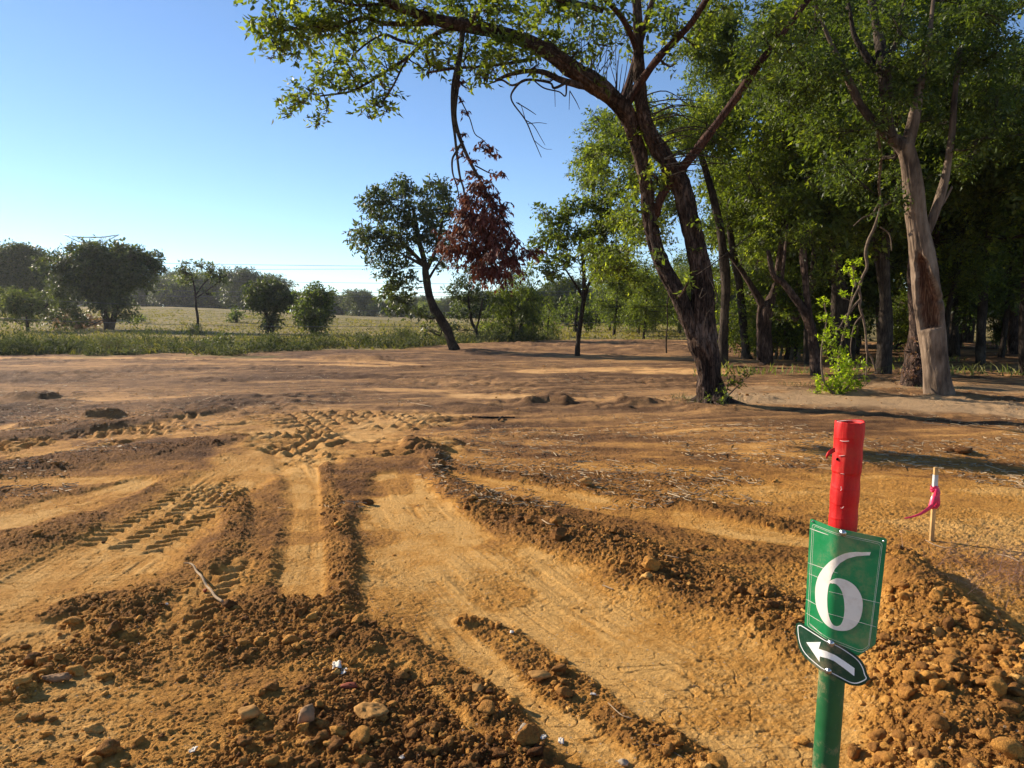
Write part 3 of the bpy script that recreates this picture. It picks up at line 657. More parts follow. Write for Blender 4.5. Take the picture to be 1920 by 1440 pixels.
    # leaves
    bl = [(492, 62, 24, -3), (515, 20, 34, -3), (552, 60, 30, -3), (520, 92, 20, -3), (503, 110, 12, -3), (590, 25, 34, -2.9), (600, 65, 26, -2.8), (640, 18, 30, -2.8), (640, 62, 24, -2.7), (570, 78, 18, -2.8), (690, 20, 28, -2.6), (680, 60, 20, -2.6), (740, 20, 26, -2.4), (560, -10, 34, -3), (620, -20, 34, -2.9), (700, -20, 34, -2.7),
          (625, 118, 20, -1.3), (650, 135, 24, -1.3), (608, 140, 20, -1.4), (580, 165, 20, -1.4), (556, 185, 16, -1.4), (540, 205, 12, -1.4), (530, 220, 8, -1.4), (572, 192, 12, -1.4), (640, 168, 16, -1.4), (690, 128, 18, -1.4), (612, 210, 8, -1.3), (600, 232, 7, -1.3), (594, 240, 5, -1.3),
          (720, 110, 18, -1.4), (745, 92, 16, -1.4), (712, 150, 14, -1.6), (725, 175, 12, -1.7), (700, 190, 16, -1.8), (690, 210, 10, -1.8), (712, 218, 10, -1.8), (680, 202, 8, -1.8), (725, 210, 7, -1.8), (660, 85, 16, -1.4), (695, 88, 12, -1.4), (740, 128, 12, -1.5), (672, 165, 10, -1.4),
          (775, 60, 12, -2), (765, 20, 22, -2.2), (800, 12, 24, -2.2), (840, 10, 24, -2), (795, 95, 18, -2), (820, 92, 20, -1.9), (812, 120, 16, -2), (790, 130, 10, -2), (840, 78, 16, -1.8), (840, 115, 14, -1.8), (870, 18, 22, -2), (880, 90, 18, -1.8),
          (905, 105, 24, -1.7), (935, 95, 26, -1.6), (900, 140, 14, -1.8), (885, 130, 14, -1.8), (925, 128, 20, -1.7), (965, 100, 22, -1.5), (905, 20, 26, -2), (940, 20, 28, -1.8), (975, 40, 28, -1.6), (1010, 15, 30, -1.5), (1010, 60, 26, -1.4), (1045, 30, 24, -1.2), (1050, 80, 22, -1.1), (1085, 95, 20, -1), (1080, 30, 22, -1),
          (1110, 60, 22, -1), (1140, 50, 16, -.9), (1135, 85, 16, -.9), (1170, 65, 12, -.8), (1100, 5, 24, -1.2), (1150, 5, 20, -1), (1010, 120, 14, -1.3), (860, 150, 10, -1.9), (875, 165, 8, -1.8), (1235, 50, 18, -.6), (1225, 95, 14, -.6), (1215, 10, 22, -.6), (1255, 15, 24, -1), (1180, 110, 10, -.6), (1265, 120, 12, -.8),
          (1110, 110, 12, -.9), (1020, 150, 6, -1.1), (1120, 150, 8, -.8), (1300, 85, 14, -1), (1320, 40, 26, -1.2), (1350, 10, 30, -1.2), (1270, 60, 16, -1),
          (1200, 240, 14, -.3), (1215, 280, 14, -.3), (1185, 310, 16, .3), (1225, 325, 14, -.3), (1205, 350, 16, .2), (1190, 385, 16, .2), (1245, 355, 10, -.2), (1240, 435, 8, .1), (1228, 490, 12, .1), (1300, 480, 10, -.5), (1320, 425, 12, -.4), (1290, 530, 6, -.5),
          (1410, 110, 24, -1), (1430, 150, 16, -1), (1455, 40, 30, -1), (1485, 90, 24, -1), (1500, 20, 30, -1)]
    grow(rg, nodes, BL(bl, Y, rg, .35), tw2 := Tubes(), lf, .100, 2.1, 7, .26, .45, .42, .006, flat=.75)
    link('small_branches', tw2.mesh('small_branches'), M['bark'], root)
    link('crown', lf.mesh('crown'), M['leaf'], root)
    # the snapped branch that hangs with rust-red dead leaves
    DB = [(890, 345, 14), (910, 355, 20), (885, 375, 20), (915, 385, 24), (940, 385, 12), (880, 405, 24), (912, 415, 26), (940, 415, 18), (870, 435, 24), (902, 445, 26), (935, 445, 24), (960, 455, 14), (865, 465, 20), (895, 475, 24), (925, 480, 26), (955, 482, 20), (985, 475, 12), (1003, 470, 9), (905, 503, 16), (935, 510, 18), (965, 505, 10), (920, 520, 10), (948, 522, 8),
          (838, 455, 10), (845, 475, 10), (830, 465, 7), (815, 435, 5), (850, 430, 10), (900, 275, 8), (915, 282, 8), (925, 292, 6), (870, 290, 5), (882, 300, 6), (940, 330, 7), (925, 325, 5), (860, 340, 5), (853, 280, 4), (870, 210, 4), (862, 190, 4), (880, 325, 8), (872, 250, 4), (866, 155, 5), (860, 500, 5)]
    D = Tubes(); dn = []
    for sp in ([(868, 50, 5.5, -1.9), (864, 90, 5, -2), (858, 130, 6, -2.1), (856, 165, 5, -2.1), (852, 210, 4, -2.1), (856, 240, 3.6, -2.1), (868, 275, 3.4, -2.1), (882, 305, 3.2, -2.1), (893, 325, 3, -2.1), (912, 360, 2.5, -2.1), (925, 400, 2, -2.1)],
               [(858, 120, 3.5, -2.1), (849, 160, 3, -2.2), (848, 210, 2.8, -2.2), (853, 255, 2.6, -2.2), (856, 285, 2.4, -2.2), (862, 330, 2, -2.2), (870, 360, 1.8, -2.2), (875, 420, 1.5, -2.2)],
               [(868, 265, 2.5, -2.1), (855, 285, 2.2, -2.2), (848, 300, 2, -2.2), (849, 325, 1.6, -2.2), (857, 350, 1.3, -2.2), (862, 380, 1, -2.2)],
               [(860, 180, 1.2, -2.1), (880, 220, 1, -2.1), (890, 250, .9, -2.1), (905, 262, .8, -2.1), (925, 285, .6, -2.1)], [(890, 310, 1.5, -2.1), (920, 325, 1, -2.1), (945, 330, .7, -2.1)],
               [(912, 360, 2, -2.1), (950, 420, 1.6, -2.1), (975, 460, 1.2, -2.1), (1000, 475, .8, -2.1)], [(910, 380, 1.6, -2.1), (905, 440, 1.2, -2.1), (925, 500, .8, -2.1)], [(880, 400, 1.4, -2.1), (862, 440, 1, -2.1), (835, 450, .8, -2.1)]):
        p, r = PX(sp, Y); dn.extend(D.add(p, r, 7, .4, 9, 6)[::2])
    dl = Leafs(); grow(rg, dn, BL([q + (-2.1,) for q in DB], Y, rg, .10), D, dl, .078, 2.9, 5, .15, 1.5, .36, .004, flat=1.0)
    dbr = link('dead_branch', D.mesh('dead_branch'), M['barkdark'], root); dbr['label'] = 'snapped dead branch hanging straight down from the arching limb'
    link('dead_leaves', dl.mesh('dead_leaves'), M['leafdead'], dbr)
    return Y
YM = main_tree()

def tree(name, bpx, stems, blobs, label, cat='tree', group=None, leafL=.10, lai=1.8, m='leafmid', bark='barkdark', seed=1, dep=.5, per=7, seg=14, bk=.7, droop=.35, narrow=.45, twr=.012, flat=.8, Y=None, spray=None, parts=('trunk', 'crown')):
    b0 = base(*bpx); Y = Y or b0[1]; rg = np.random.default_rng(seed)
    root = empty(name, b0, label, cat, group); T = Tubes(); lf = Leafs(); nodes = []
    for sp in stems:
        p, r = PX(sp, Y); nodes.extend(list(T.add(p, r, seg, bk, seed, 6)[::3]))
    grow(rg, nodes, BL(blobs, Y, rg, dep), T, lf, leafL, lai, per, spray, droop, narrow, twr, flat=flat)
    link(parts[0], T.mesh(parts[0]), M[bark], root); link(parts[1], lf.mesh(parts[1]), M[m], root)
    return root
# ---- pale hollow tree on the right
def hollow_tree():
    rg = np.random.default_rng(23); b0 = base(1760, 738); Y = b0[1]
    root = empty('hollow_tree', b0, 'pale smooth-barked tree with a long torn hollow in its trunk, standing at the right', 'tree')
    T = Tubes(); lf = Leafs(); nodes = []
    ca, cb = P(1722, 478, Y), P(1737, 612, Y)      # hollow's upper and lower ends
    def mod(p, T_, A, B, th, rr):
        # push the bark in along the camera-and-left facing side between the two ends
        z = p[:, 2]; t = (z - cb[2]) / (ca[2] - cb[2]); f = np.where(t < 0, sst(-.03, 0.02, t), 1) * sst(1.12, .85, t)
        nrm = np.cos(th)[None, :, None] * A[:, None, :] + np.sin(th)[None, :, None] * B[:, None, :]
        face = unit(np.array([-.56, -.83, 0])); d = nrm @ face
        tt = t[:, None]; half = .92 * np.sqrt(np.clip(1.12 - tt, 0, 1)) * (.75 + .25 * sst(0, .25, tt)) + .10 * (vnoise(tt * 11 + 0 * d, 0 * d + 3.3, 5) - .5) * 2
        side = np.cross(T_, face[None]); ds = np.abs((nrm * side[:, None, :]).sum(-1) - .12 * np.sin(tt * 4)); front = d > 0
        wv = sst(half + .05, half - .16, ds) * front
        lip = np.exp(-((ds - half - .06) / .07) ** 2) * .09 * front + .05 * np.exp(-((tt + .03 + .05 * (vnoise(d * 3 + 5, ds * 3, 12) - .5)) / .016) ** 2) * sst(-.1, .5, d) * (.4 + vnoise(ds * 7, d * 7, 14))
        hol_d = .55 + .22 * vnoise(tt * 6 + ds * 3, ds * 9, 8) + .10 * vnoise(tt * 30 + ds * 0, ds * 22, 9)
        return rr * (1 - hol_d * wv * f[:, None] + lip * np.maximum(f[:, None], (tt > -.08)  * (tt < .02)))
    p, r = PX([(1762, 760, 27), (1760, 738, 25), (1757, 715, 23), (1753, 670, 22), (1749, 625, 23), (1743, 585, 23), (1737, 545, 22), (1732, 505, 22), (1727, 470, 21), (1721, 435, 18), (1716, 400, 17), (1712, 355, 17), (1706, 310, 15), (1697, 272, 14)], Y)
    d = T.add(p, r, 90, .18, 3, 16, mod=mod); nodes.extend(list(d[::6]))
    # attribute: inside of the hollow is raw brown wood
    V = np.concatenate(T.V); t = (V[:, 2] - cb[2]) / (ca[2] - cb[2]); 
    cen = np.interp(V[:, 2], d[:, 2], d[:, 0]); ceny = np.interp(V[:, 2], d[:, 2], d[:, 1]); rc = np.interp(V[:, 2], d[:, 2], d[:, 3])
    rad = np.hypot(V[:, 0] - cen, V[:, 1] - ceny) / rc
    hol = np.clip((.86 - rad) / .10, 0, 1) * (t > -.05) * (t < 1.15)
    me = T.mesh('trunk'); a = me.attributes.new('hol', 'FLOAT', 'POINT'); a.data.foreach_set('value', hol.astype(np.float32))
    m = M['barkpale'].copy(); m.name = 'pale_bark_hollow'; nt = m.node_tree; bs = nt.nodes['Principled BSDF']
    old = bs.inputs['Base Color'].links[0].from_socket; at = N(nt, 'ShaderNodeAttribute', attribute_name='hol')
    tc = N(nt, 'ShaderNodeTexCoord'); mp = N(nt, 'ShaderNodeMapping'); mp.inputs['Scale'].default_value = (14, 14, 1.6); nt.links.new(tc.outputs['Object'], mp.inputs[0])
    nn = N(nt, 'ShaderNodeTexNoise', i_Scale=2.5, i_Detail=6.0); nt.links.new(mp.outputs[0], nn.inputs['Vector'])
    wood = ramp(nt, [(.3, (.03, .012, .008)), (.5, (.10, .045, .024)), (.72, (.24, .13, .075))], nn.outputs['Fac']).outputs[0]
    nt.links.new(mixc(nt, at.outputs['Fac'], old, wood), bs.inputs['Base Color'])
    link('trunk', me, m, root)
    def lb(specs, m_):
        for k, sp in enumerate(specs):
            tb = Tubes(); p, r = PX(sp, Y); nodes.extend(list(tb.add(p, r, 16, .2, 5 + k, 7)[::3])); link('limb', tb.mesh('limb'), m_, root)
    lb([[(1700, 285, 14), (1685, 268, 12), (1660, 250, 9), (1635, 225, 8), (1612, 195, 7), (1598, 165, 7), (1580, 125, 5), (1565, 95, 4), (1545, 50, 3), (1520, -20, 1.5)],
        [(1697, 285, 13), (1705, 255, 11), (1712, 230, 10), (1717, 205, 9), (1725, 160, 7), (1740, 90, 5), (1750, 0, 3)],
        [(1730, 450, 9), (1748, 410, 8), (1762, 370, 8), (1772, 335, 7), (1778, 300, 6), (1785, 250, 6), (1790, 180, 5), (1800, 90, 4)],
        [(1738, 440, 5), (1752, 400, 3), (1768, 380, 3), (1785, 350, 2)]], M['barkmid'])
    lb([[(1672, 258, 9, -.2), (1662, 215, 10, -.2), (1660, 170, 11, -.2), (1657, 130, 11, -.2), (1650, 80, 9), (1640, 30, 7), (1630, -30, 6)],
        [(1657, 140, 8, -.2), (1635, 120, 7), (1615, 90, 5), (1600, 60, 4), (1592, 10, 2.5), (1580, -30, 1)], [(1656, 120, 6), (1680, 80, 4), (1690, 30, 3), (1700, -30, 1.5)]], M['barkdark'])
    bl = []
    for (x, y, r, n) in ((1560, 200, 90, 13), (1640, 300, 80, 9), (1520, 60, 80, 12), (1720, 80, 90, 16), (1840, 120, 100, 20), (1800, 250, 80, 12), (1900, 230, 60, 8), (1430, 60, 50, 5), (1880, -10, 80, 12), (1480, 150, 60, 7), (1690, 180, 40, 4), (1610, -20, 60, 8)):
        for k in range(n):
            a, q = rg.uniform(0, 6.28), r * math.sqrt(rg.uniform(0, 1)); xx, yy = x + q * math.cos(a), y + q * math.sin(a)
            if math.hypot(xx - 1628, (yy - 50)) < 32 or math.hypot(xx - 1735, yy - 305) < 30 or math.hypot(xx - 1895, yy - 330) < 34: continue
            bl.append((xx, yy, rg.uniform(20, 34), rg.uniform(.6, 3.0) if 1545 < xx < 1810 and yy > 190 and rg.uniform() < .62 else rg.uniform(-1.2, 2.6) if 1545 < xx < 1810 else rg.uniform(-1.4, 2.2)))
    grow(rg, nodes, BL(bl, Y, rg, .4), tw := Tubes(), lf, .085, 1.7, 7, .24, .4, .42, .007)
    link('small_branches', tw.mesh('small_branches'), M['barkdark'], root)
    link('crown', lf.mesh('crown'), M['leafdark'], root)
    # broken bleached branch dangling in front of the wood
    hb = empty('broken_branch', P(1645, 380, Y + 1.5), 'bleached broken branch dangling from the canopy left of the hollow pale trunk', 'branch')
    tb = Tubes()
    for sp in ([(1640, 232, 3, .2), (1652, 290, 2.6, 1), (1648, 345, 2.4, 1.4), (1651, 385, 2.4, 1.5), (1645, 410, 2.6, 1.5), (1638, 430, 2.8, 1.5), (1628, 452, 2.8, 1.5), (1623, 475, 2.6, 1.5), (1626, 500, 2.6, 1.5), (1617, 520, 2.5, 1.5), (1611, 540, 2.5, 1.5), (1614, 560, 2.3, 1.5), (1612, 575, 2.2, 1.5), (1618, 595, 2.2, 1.5), (1622, 615, 2, 1.5), (1624, 635, 2, 1.5), (1626, 660, 2.4, 1.5), (1634, 670, 2, 1.5), (1642, 697, 1.4, 1.5)],
               [(1612, 562, 2, 1.5), (1603, 572, 2, 1.5), (1594, 586, 1.8, 1.5), (1585, 592, 1.5, 1.5), (1578, 608, 1.2, 1.5), (1565, 625, .8, 1.5)], [(1616, 530, 2, 1.5), (1600, 560, 1.8, 1.5), (1592, 590, 1.4, 1.5)],
               [(1649, 380, 1.8, 1.5), (1634, 402, 1.5, 1.5), (1618, 408, 1.2, 1.5), (1600, 424, .8, 1.5)], [(1649, 392, 1.6, 1.5), (1664, 380, 1.3, 1.5), (1682, 352, 1, 1.5), (1700, 345, .7, 1.4)], [(1626, 660, 1.6, 1.5), (1624, 700, 1.2, 1.5), (1620, 720, .8, 1.5)],
               [(1650, 425, 1.4, 1.5), (1668, 440, 1.2, 1.5), (1672, 470, .9, 1.5)], [(1618, 590, 1.4, 1.5), (1602, 610, 1.2, 1.5), (1595, 650, 1, 1.5), (1597, 670, .8, 1.5)]):
        p, r = PX(sp, Y); tb.add(p, r, 7, .2, 1, 5)
    link('bare_wood', tb.mesh('bare_wood'), M['brokenwood'], hb)
    return Y
hollow_tree()
# ---- vine-choked stump leaning behind the hollow tree
tree('vine_covered_tree', (1714, 722), [[(1713, 735, 26), (1713, 715, 22), (1714, 680, 18), (1716, 640, 14), (1717, 600, 10), (1712, 560, 8), (1708, 500, 6), (1716, 440, 5)]],
     [(1700, 712, 14, -.2), (1728, 708, 14, -.2), (1712, 690, 14, -.3), (1724, 670, 10, -.3), (1700, 660, 8, -.2), (1715, 640, 9, -.2)],
     'stubby trunk wrapped in dry vines just behind the hollow pale tree', leafL=.05, lai=.55, m='pinkstraw', bark='bark', seed=31, dep=.1, twr=.010, parts=('trunk', 'dry_vines'))

# ---- named trees of the wood edge
def fill(rg, regs):
    out = []
    for (x, y, rx, ry, n, r0, r1, d) in regs:
        for k in range(n):
            a, q = rg.uniform(0, 6.28), math.sqrt(rg.uniform(0, 1)); out.append((x + q * rx * math.cos(a), y + q * ry * math.sin(a), rg.uniform(r0, r1), rg.uniform(-d, d)))
    return out
rgf = np.random.default_rng(5)
tree('dark_trunk_tree', (1355, 686), [[(1355, 690, 11), (1355, 660, 9), (1358, 600, 8), (1361, 520, 8), (1352, 440, 7), (1335, 360, 6), (1310, 280, 5)]],
     fill(rgf, [(1150, 290, 55, 70, 24, 16, 28, 1.0), (1230, 380, 60, 80, 17, 16, 26, 1), (1210, 230, 50, 50, 9, 16, 24, 1), (1150, 500, 50, 50, 9, 14, 22, 1), (1290, 240, 60, 70, 12, 18, 28, 1.2), (1160, 430, 45, 45, 8, 14, 22, 1)]) + [(1100, 245, 12), (1095, 290, 12), (1110, 215, 8), (1120, 225, 14)],
     'straight dark-trunked tree directly right of the big forked tree', leafL=.10, m='leafmid', seed=41, dep=.8, twr=.008)
tree('flared_base_tree', (1398, 673), [[(1400, 678, 14), (1398, 665, 9), (1396, 640, 7), (1392, 590, 7), (1386, 530, 6.5), (1378, 490, 6), (1370, 440, 5), (1365, 380, 4)], [(1425, 560, 4), (1400, 520, 4), (1382, 495, 4)]],
     fill(rgf, [(1370, 330, 60, 70, 12, 18, 28, 1.2), (1345, 130, 60, 110, 30, 20, 32, 1.2), (1300, 230, 40, 50, 8, 16, 24, 1), (1420, 420, 45, 50, 8, 16, 24, 1)]),
     'slim tree with flared foot, left of the thick grey trunk at the wood edge', leafL=.10, m='leafmid', seed=42, dep=.8, twr=.008)
tree('thick_grey_tree', (1437, 682), [[(1437, 688, 13), (1437, 670, 11), (1436, 620, 10), (1438, 580, 12), (1444, 565, 8), (1455, 530, 6), (1465, 460, 5), (1470, 400, 4)], [(1433, 580, 7), (1420, 555, 6), (1405, 530, 5), (1385, 500, 4), (1360, 470, 3)], [(1425, 675, 6), (1424, 630, 5), (1424, 590, 5), (1428, 560, 3)]],
     fill(rgf, [(1470, 330, 60, 80, 14, 18, 28, 1.2), (1480, 180, 60, 70, 12, 20, 30, 1.2), (1440, 470, 45, 35, 7, 14, 20, .8), (1450, 535, 22, 12, 3, 9, 12, .5)]),
     'thick grey trunk splitting low into a Y behind the forked tree', leafL=.10, m='leafmid', bark='bark', seed=43, dep=.8, twr=.008)
tree('bent_trunk_tree', (1529, 703), [[(1531, 708, 13), (1530, 695, 11), (1527, 650, 10), (1522, 620, 9.5), (1512, 590, 8.5), (1500, 570, 7), (1484, 550, 6.5), (1468, 530, 6), (1450, 515, 5), (1440, 470, 4)], [(1520, 610, 6), (1514, 560, 6), (1508, 500, 6.5), (1506, 470, 6), (1512, 420, 5)], [(1466, 530, 3), (1470, 490, 3), (1474, 450, 2.5), (1476, 420, 2)]],
     fill(rgf, [(1530, 400, 55, 60, 11, 16, 26, 1), (1550, 520, 40, 35, 5, 10, 16, .6), (1575, 340, 50, 60, 8, 16, 24, 1), (1490, 450, 40, 25, 4, 12, 16, .6)]) + [(1465, 590, 9, -.3), (1455, 598, 7, -.3), (1478, 600, 6, -.3)],
     'tree with trunk bent to the left, rising beside the lime green sprouts', leafL=.095, m='leafmid', bark='bark', seed=44, dep=.5, twr=.008)
tree('lime_sprouts', (1572, 738), [[(1572, 742, 3), (1578, 715, 2.5), (1572, 680, 2), (1578, 640, 1.6), (1590, 590, 1.2), (1600, 540, 1)], [(1568, 742, 2.5), (1545, 715, 2), (1540, 660, 1.6), (1550, 600, 1.2), (1545, 570, 1)], [(1575, 740, 2), (1600, 715, 1.8), (1622, 700, 1)]],
     [(1560, 725, 12), (1580, 718, 15), (1600, 722, 11), (1590, 735, 10), (1573, 738, 9), (1548, 730, 8), (1540, 712, 6), (1582, 700, 13), (1598, 705, 9), (1570, 690, 10), (1585, 680, 9), (1575, 665, 9), (1560, 650, 9), (1545, 640, 8), (1555, 625, 8), (1580, 630, 8), (1545, 600, 8), (1560, 610, 7), (1590, 605, 6), (1535, 725, 7), (1530, 735, 6), (1610, 730, 6), (1628, 718, 4), (1600, 500, 10, .5), (1593, 515, 8, .5), (1580, 560, 6), (1545, 572, 7), (1605, 530, 6, .5), (1620, 690, 4), (1565, 670, 6), (1608, 680, 5)],
     'bright lime green leafy sprouts at the edge of the clearing, left of the hollow tree', 'shrub', leafL=.07, lai=2.2, m='leaflime', bark='twig', seed=45, dep=.15, twr=.004, seg=6, bk=0, parts=('stems', 'foliage'), spray=.16)
tree('sapling_shrub', (1352, 757), [[(1352, 757, 1.6), (1372, 735, 1.2), (1392, 715, .8)], [(1352, 757, 1.4), (1365, 725, 1), (1362, 700, .6)]],
     [(1375, 718, 11), (1392, 712, 8), (1385, 726, 8), (1362, 722, 8), (1370, 705, 7), (1350, 745, 8, -.2), (1340, 750, 7, -.3), (1358, 735, 6), (1404, 706, 4)],
     'small dark green seedling growing at the foot of the big forked trunk', 'shrub', leafL=.07, lai=.8, m='leafmid', bark='twig', seed=46, dep=.1, twr=.003, seg=6, bk=0, parts=('stems', 'foliage'), spray=.14)
tree('dark_straight_tree', (1838, 684), [[(1839, 688, 9), (1838, 670, 7.5), (1841, 600, 7), (1846, 520, 7), (1850, 440, 6), (1860, 350, 5), (1865, 260, 4)]],
     fill(rgf, [(1820, 500, 50, 50, 11, 14, 22, 1), (1885, 430, 45, 70, 11, 16, 26, 1), (1830, 390, 40, 50, 9, 16, 24, 1), (1900, 300, 40, 60, 4, 16, 26, 1)]),
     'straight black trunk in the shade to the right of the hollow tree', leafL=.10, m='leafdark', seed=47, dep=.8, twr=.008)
tree('leaning_black_tree', (1478, 674), [[(1477, 677, 7), (1481, 650, 6), (1487, 620, 6), (1492, 590, 5), (1500, 540, 4), (1498, 470, 3)]],
     fill(rgf, [(1500, 420, 50, 50, 8, 16, 24, 1)]), 'short black trunk leaning right between the grey Y tree and the bent tree', leafL=.11, m='leafmid', seed=48, dep=.8, twr=.008)

# ---- trees standing free in the middle distance
tree('leaning_field_tree', (851, 656), [[(852, 660, 11), (848, 645, 9), (838, 618, 8), (822, 592, 8), (810, 570, 7), (803, 545, 6.5), (799, 515, 6.5), (796, 490, 5), (788, 460, 4.5), (780, 430, 4), (775, 390, 3)], [(798, 500, 4.5), (775, 475, 3.5), (755, 455, 3), (730, 430, 2)], [(799, 505, 4.5), (815, 475, 3.5), (825, 440, 3), (830, 400, 2)], [(796, 500, 3), (780, 490, 3), (760, 480, 2)], [(802, 525, 2.5), (825, 490, 2), (845, 470, 1.5)]],
     [(700, 365, 11), (692, 380, 12), (718, 375, 14), (725, 352, 8), (758, 345, 13), (762, 362, 15), (745, 385, 18), (780, 375, 16), (812, 340, 12), (815, 360, 15), (835, 350, 8), (840, 370, 13), (700, 395, 14), (720, 410, 18), (755, 415, 20), (790, 405, 20), (820, 395, 18), (848, 400, 12), (670, 430, 10), (688, 440, 16), (715, 445, 18), (665, 450, 8), (745, 445, 18), (775, 440, 18), (805, 435, 18), (835, 430, 14), (690, 470, 12), (720, 475, 14), (750, 475, 16), (700, 490, 9), (730, 500, 12), (820, 465, 14), (845, 455, 10), (760, 500, 12), (725, 520, 12), (745, 530, 14), (778, 520, 11), (835, 500, 8), (722, 545, 10), (745, 555, 13), (765, 570, 13), (730, 575, 8), (785, 590, 12), (720, 560, 7), (742, 590, 6), (800, 615, 8), (770, 540, 9), (815, 485, 9)],
     'free-standing dark green tree with bowed trunk at the edge of the bare soil', leafL=.19, lai=3.8, m='leafgrey', seed=51, dep=.7, twr=.012, spray=.4)
tree('slim_wood_tree', (1083, 667), [[(1083, 670, 6), (1083, 655, 4.5), (1086, 620, 4.3), (1092, 580, 4), (1095, 555, 4), (1094, 500, 3.2), (1088, 450, 2.5)], [(1096, 560, 3.5), (1105, 530, 3), (1118, 505, 2.5), (1130, 470, 2)], [(1094, 560, 2.2), (1080, 535, 2), (1060, 505, 1.5)]],
     [(1015, 395, 9), (1025, 405, 12), (1045, 420, 18), (1070, 400, 18), (1060, 385, 10), (1095, 385, 20), (1125, 375, 22), (1150, 400, 22), (1020, 440, 16), (1045, 455, 20), (1075, 440, 22), (1110, 430, 24), (1145, 440, 24), (1010, 465, 12), (1030, 490, 18), (1060, 490, 18), (1100, 475, 18), (1135, 480, 20), (1160, 470, 18), (1020, 515, 12), (1045, 525, 12), (1165, 360, 20), (1140, 345, 14), (1175, 420, 18), (1010, 490, 10), (1115, 500, 10), (1150, 510, 12), (1170, 500, 16)],
     'slim dark Y-forked tree standing left of the big arching tree', leafL=.17, lai=3.4, m='leafmid', seed=52, dep=.9, twr=.010, spray=.36)
tree('pale_field_tree', (898, 640), [[(898, 642, 3.5), (893, 620, 3), (885, 605, 2.5), (880, 580, 2), (878, 550, 1.6)], [(893, 620, 2), (900, 590, 1.6), (905, 560, 1.2)]],
     [(870, 510, 12), (890, 500, 10), (862, 535, 14), (885, 530, 16), (905, 525, 12), (858, 560, 14), (880, 560, 16), (900, 555, 14), (865, 585, 12), (890, 585, 14), (850, 590, 10), (905, 580, 8), (840, 610, 12), (860, 620, 8), (830, 635, 8), (845, 545, 10), (920, 490, 8)],
     'small pale green tree just right of the leaning field tree', leafL=.18, lai=2.2, m='leafgrey', seed=53, dep=.6, twr=.01, spray=.4)
tree('willow_shrub', (965, 638), [[(965, 640, 5), (962, 610, 3), (955, 570, 2)], [(970, 640, 4), (980, 600, 3), (990, 560, 2)]],
     [(930, 560, 16), (950, 545, 18), (975, 540, 18), (995, 550, 16), (920, 585, 14), (945, 580, 20), (970, 575, 22), (995, 580, 18), (925, 610, 14), (950, 608, 18), (975, 610, 20), (998, 605, 14), (940, 628, 11), (965, 630, 13), (988, 626, 10), (960, 520, 14), (985, 515, 14), (1005, 560, 10), (910, 600, 8), (912, 622, 8)],
     'wide feathery willow-like shrub touching the ground in the middle distance', 'shrub', leafL=.24, lai=2.4, m='leafmid', seed=54, dep=.7, twr=.01, spray=.55, droop=1.3, narrow=.2, parts=('stems', 'foliage'))
tree('feathery_shrub', (1028, 633), [[(1028, 636, 2.5), (1028, 610, 2), (1030, 580, 1.5)]],
     [(1025, 575, 10), (1035, 585, 12), (1020, 598, 12), (1040, 605, 12), (1028, 618, 10), (1030, 560, 8), (1015, 612, 7), (1044, 618, 7)],
     'small light green feathery shrub right of the wide willow-like shrub', 'shrub', leafL=.20, lai=1.4, m='leafmid', seed=55, dep=.4, twr=.01, spray=.5, droop=1.0, narrow=.22, parts=('stems', 'foliage'))
tree('round_dark_tree', (1078, 622), [[(1078, 624, 4), (1080, 600, 3), (1082, 575, 2)]],
     [(1055, 570, 12), (1075, 565, 14), (1100, 568, 13), (1115, 580, 11), (1050, 590, 12), (1072, 590, 15), (1095, 592, 15), (1118, 597, 10), (1060, 607, 10), (1085, 608, 11), (1105, 610, 8), (1085, 555, 8)],
     'low round dark tree behind the slim Y-forked tree', leafL=.30, lai=1.8, m='leafdark', seed=56, dep=1.0, twr=.02, spray=.8)
# left field
def far_tree(name, bpx, crown, label, seed, leafL=.34, m='leafgrey', group=None, stems=None, n=26, r=(12, 20), lai=2.8, dep=1.2, bark='barkdark', cat='tree', pts=None):
    rg = np.random.default_rng(seed); x, y, rx, ry = crown
    if stems is None: stems = [[(bpx[0], bpx[1] + 2, max(3, rx * .07)), (bpx[0] + (x - bpx[0]) * .3, bpx[1] * .6 + y * .4, max(2.4, rx * .055)), (x, y, max(1.5, rx * .03))]]
    bl = list(pts or [])
    for k in range(int(n * 1.7)):
        a, q = rg.uniform(0, 6.28), rg.uniform(0, 1) ** .42 * rg.uniform(.7, 1.22); bl.append((x + q * rx * math.cos(a), y + q * ry * math.sin(a), rg.uniform(r[0] * .6, r[1] * 1.0), rg.uniform(-dep, dep)))
    return tree(name, bpx, stems, bl, label, cat, group, leafL, lai, m, bark, seed, dep * .4, 6, 10, .3, .4, .5, .02, .85, spray=leafL * 2.4)
far_tree('spreading_tree', (205, 618), (195, 505, 82, 40), 'tallest spreading dark tree of the left clump, below the lattice tower', 61, .30, 'leafgrey', n=48, r=(14, 22), stems=[[(203, 620, 7), (200, 600, 6), (190, 565, 5), (180, 520, 4)], [(207, 620, 6), (215, 590, 5), (225, 550, 4), (240, 510, 3)]], pts=[(118, 500, 18), (105, 525, 18), (125, 545, 18), (100, 560, 16), (130, 580, 16), (112, 600, 12), (90, 590, 14), (150, 600, 12), (280, 520, 8), (290, 498, 7), (255, 478, 9), (225, 462, 9), (160, 458, 9), (132, 468, 9), (98, 484, 9), (75, 490, 10), (270, 535, 8), (275, 500, 14), (285, 510, 10), (180, 462, 14), (200, 470, 14), (240, 480, 14), (265, 490, 12), (200, 575, 18), (235, 570, 16), (165, 560, 16), (245, 590, 12), (225, 560, 18), (190, 545, 18), (140, 475, 14), (110, 490, 14)])
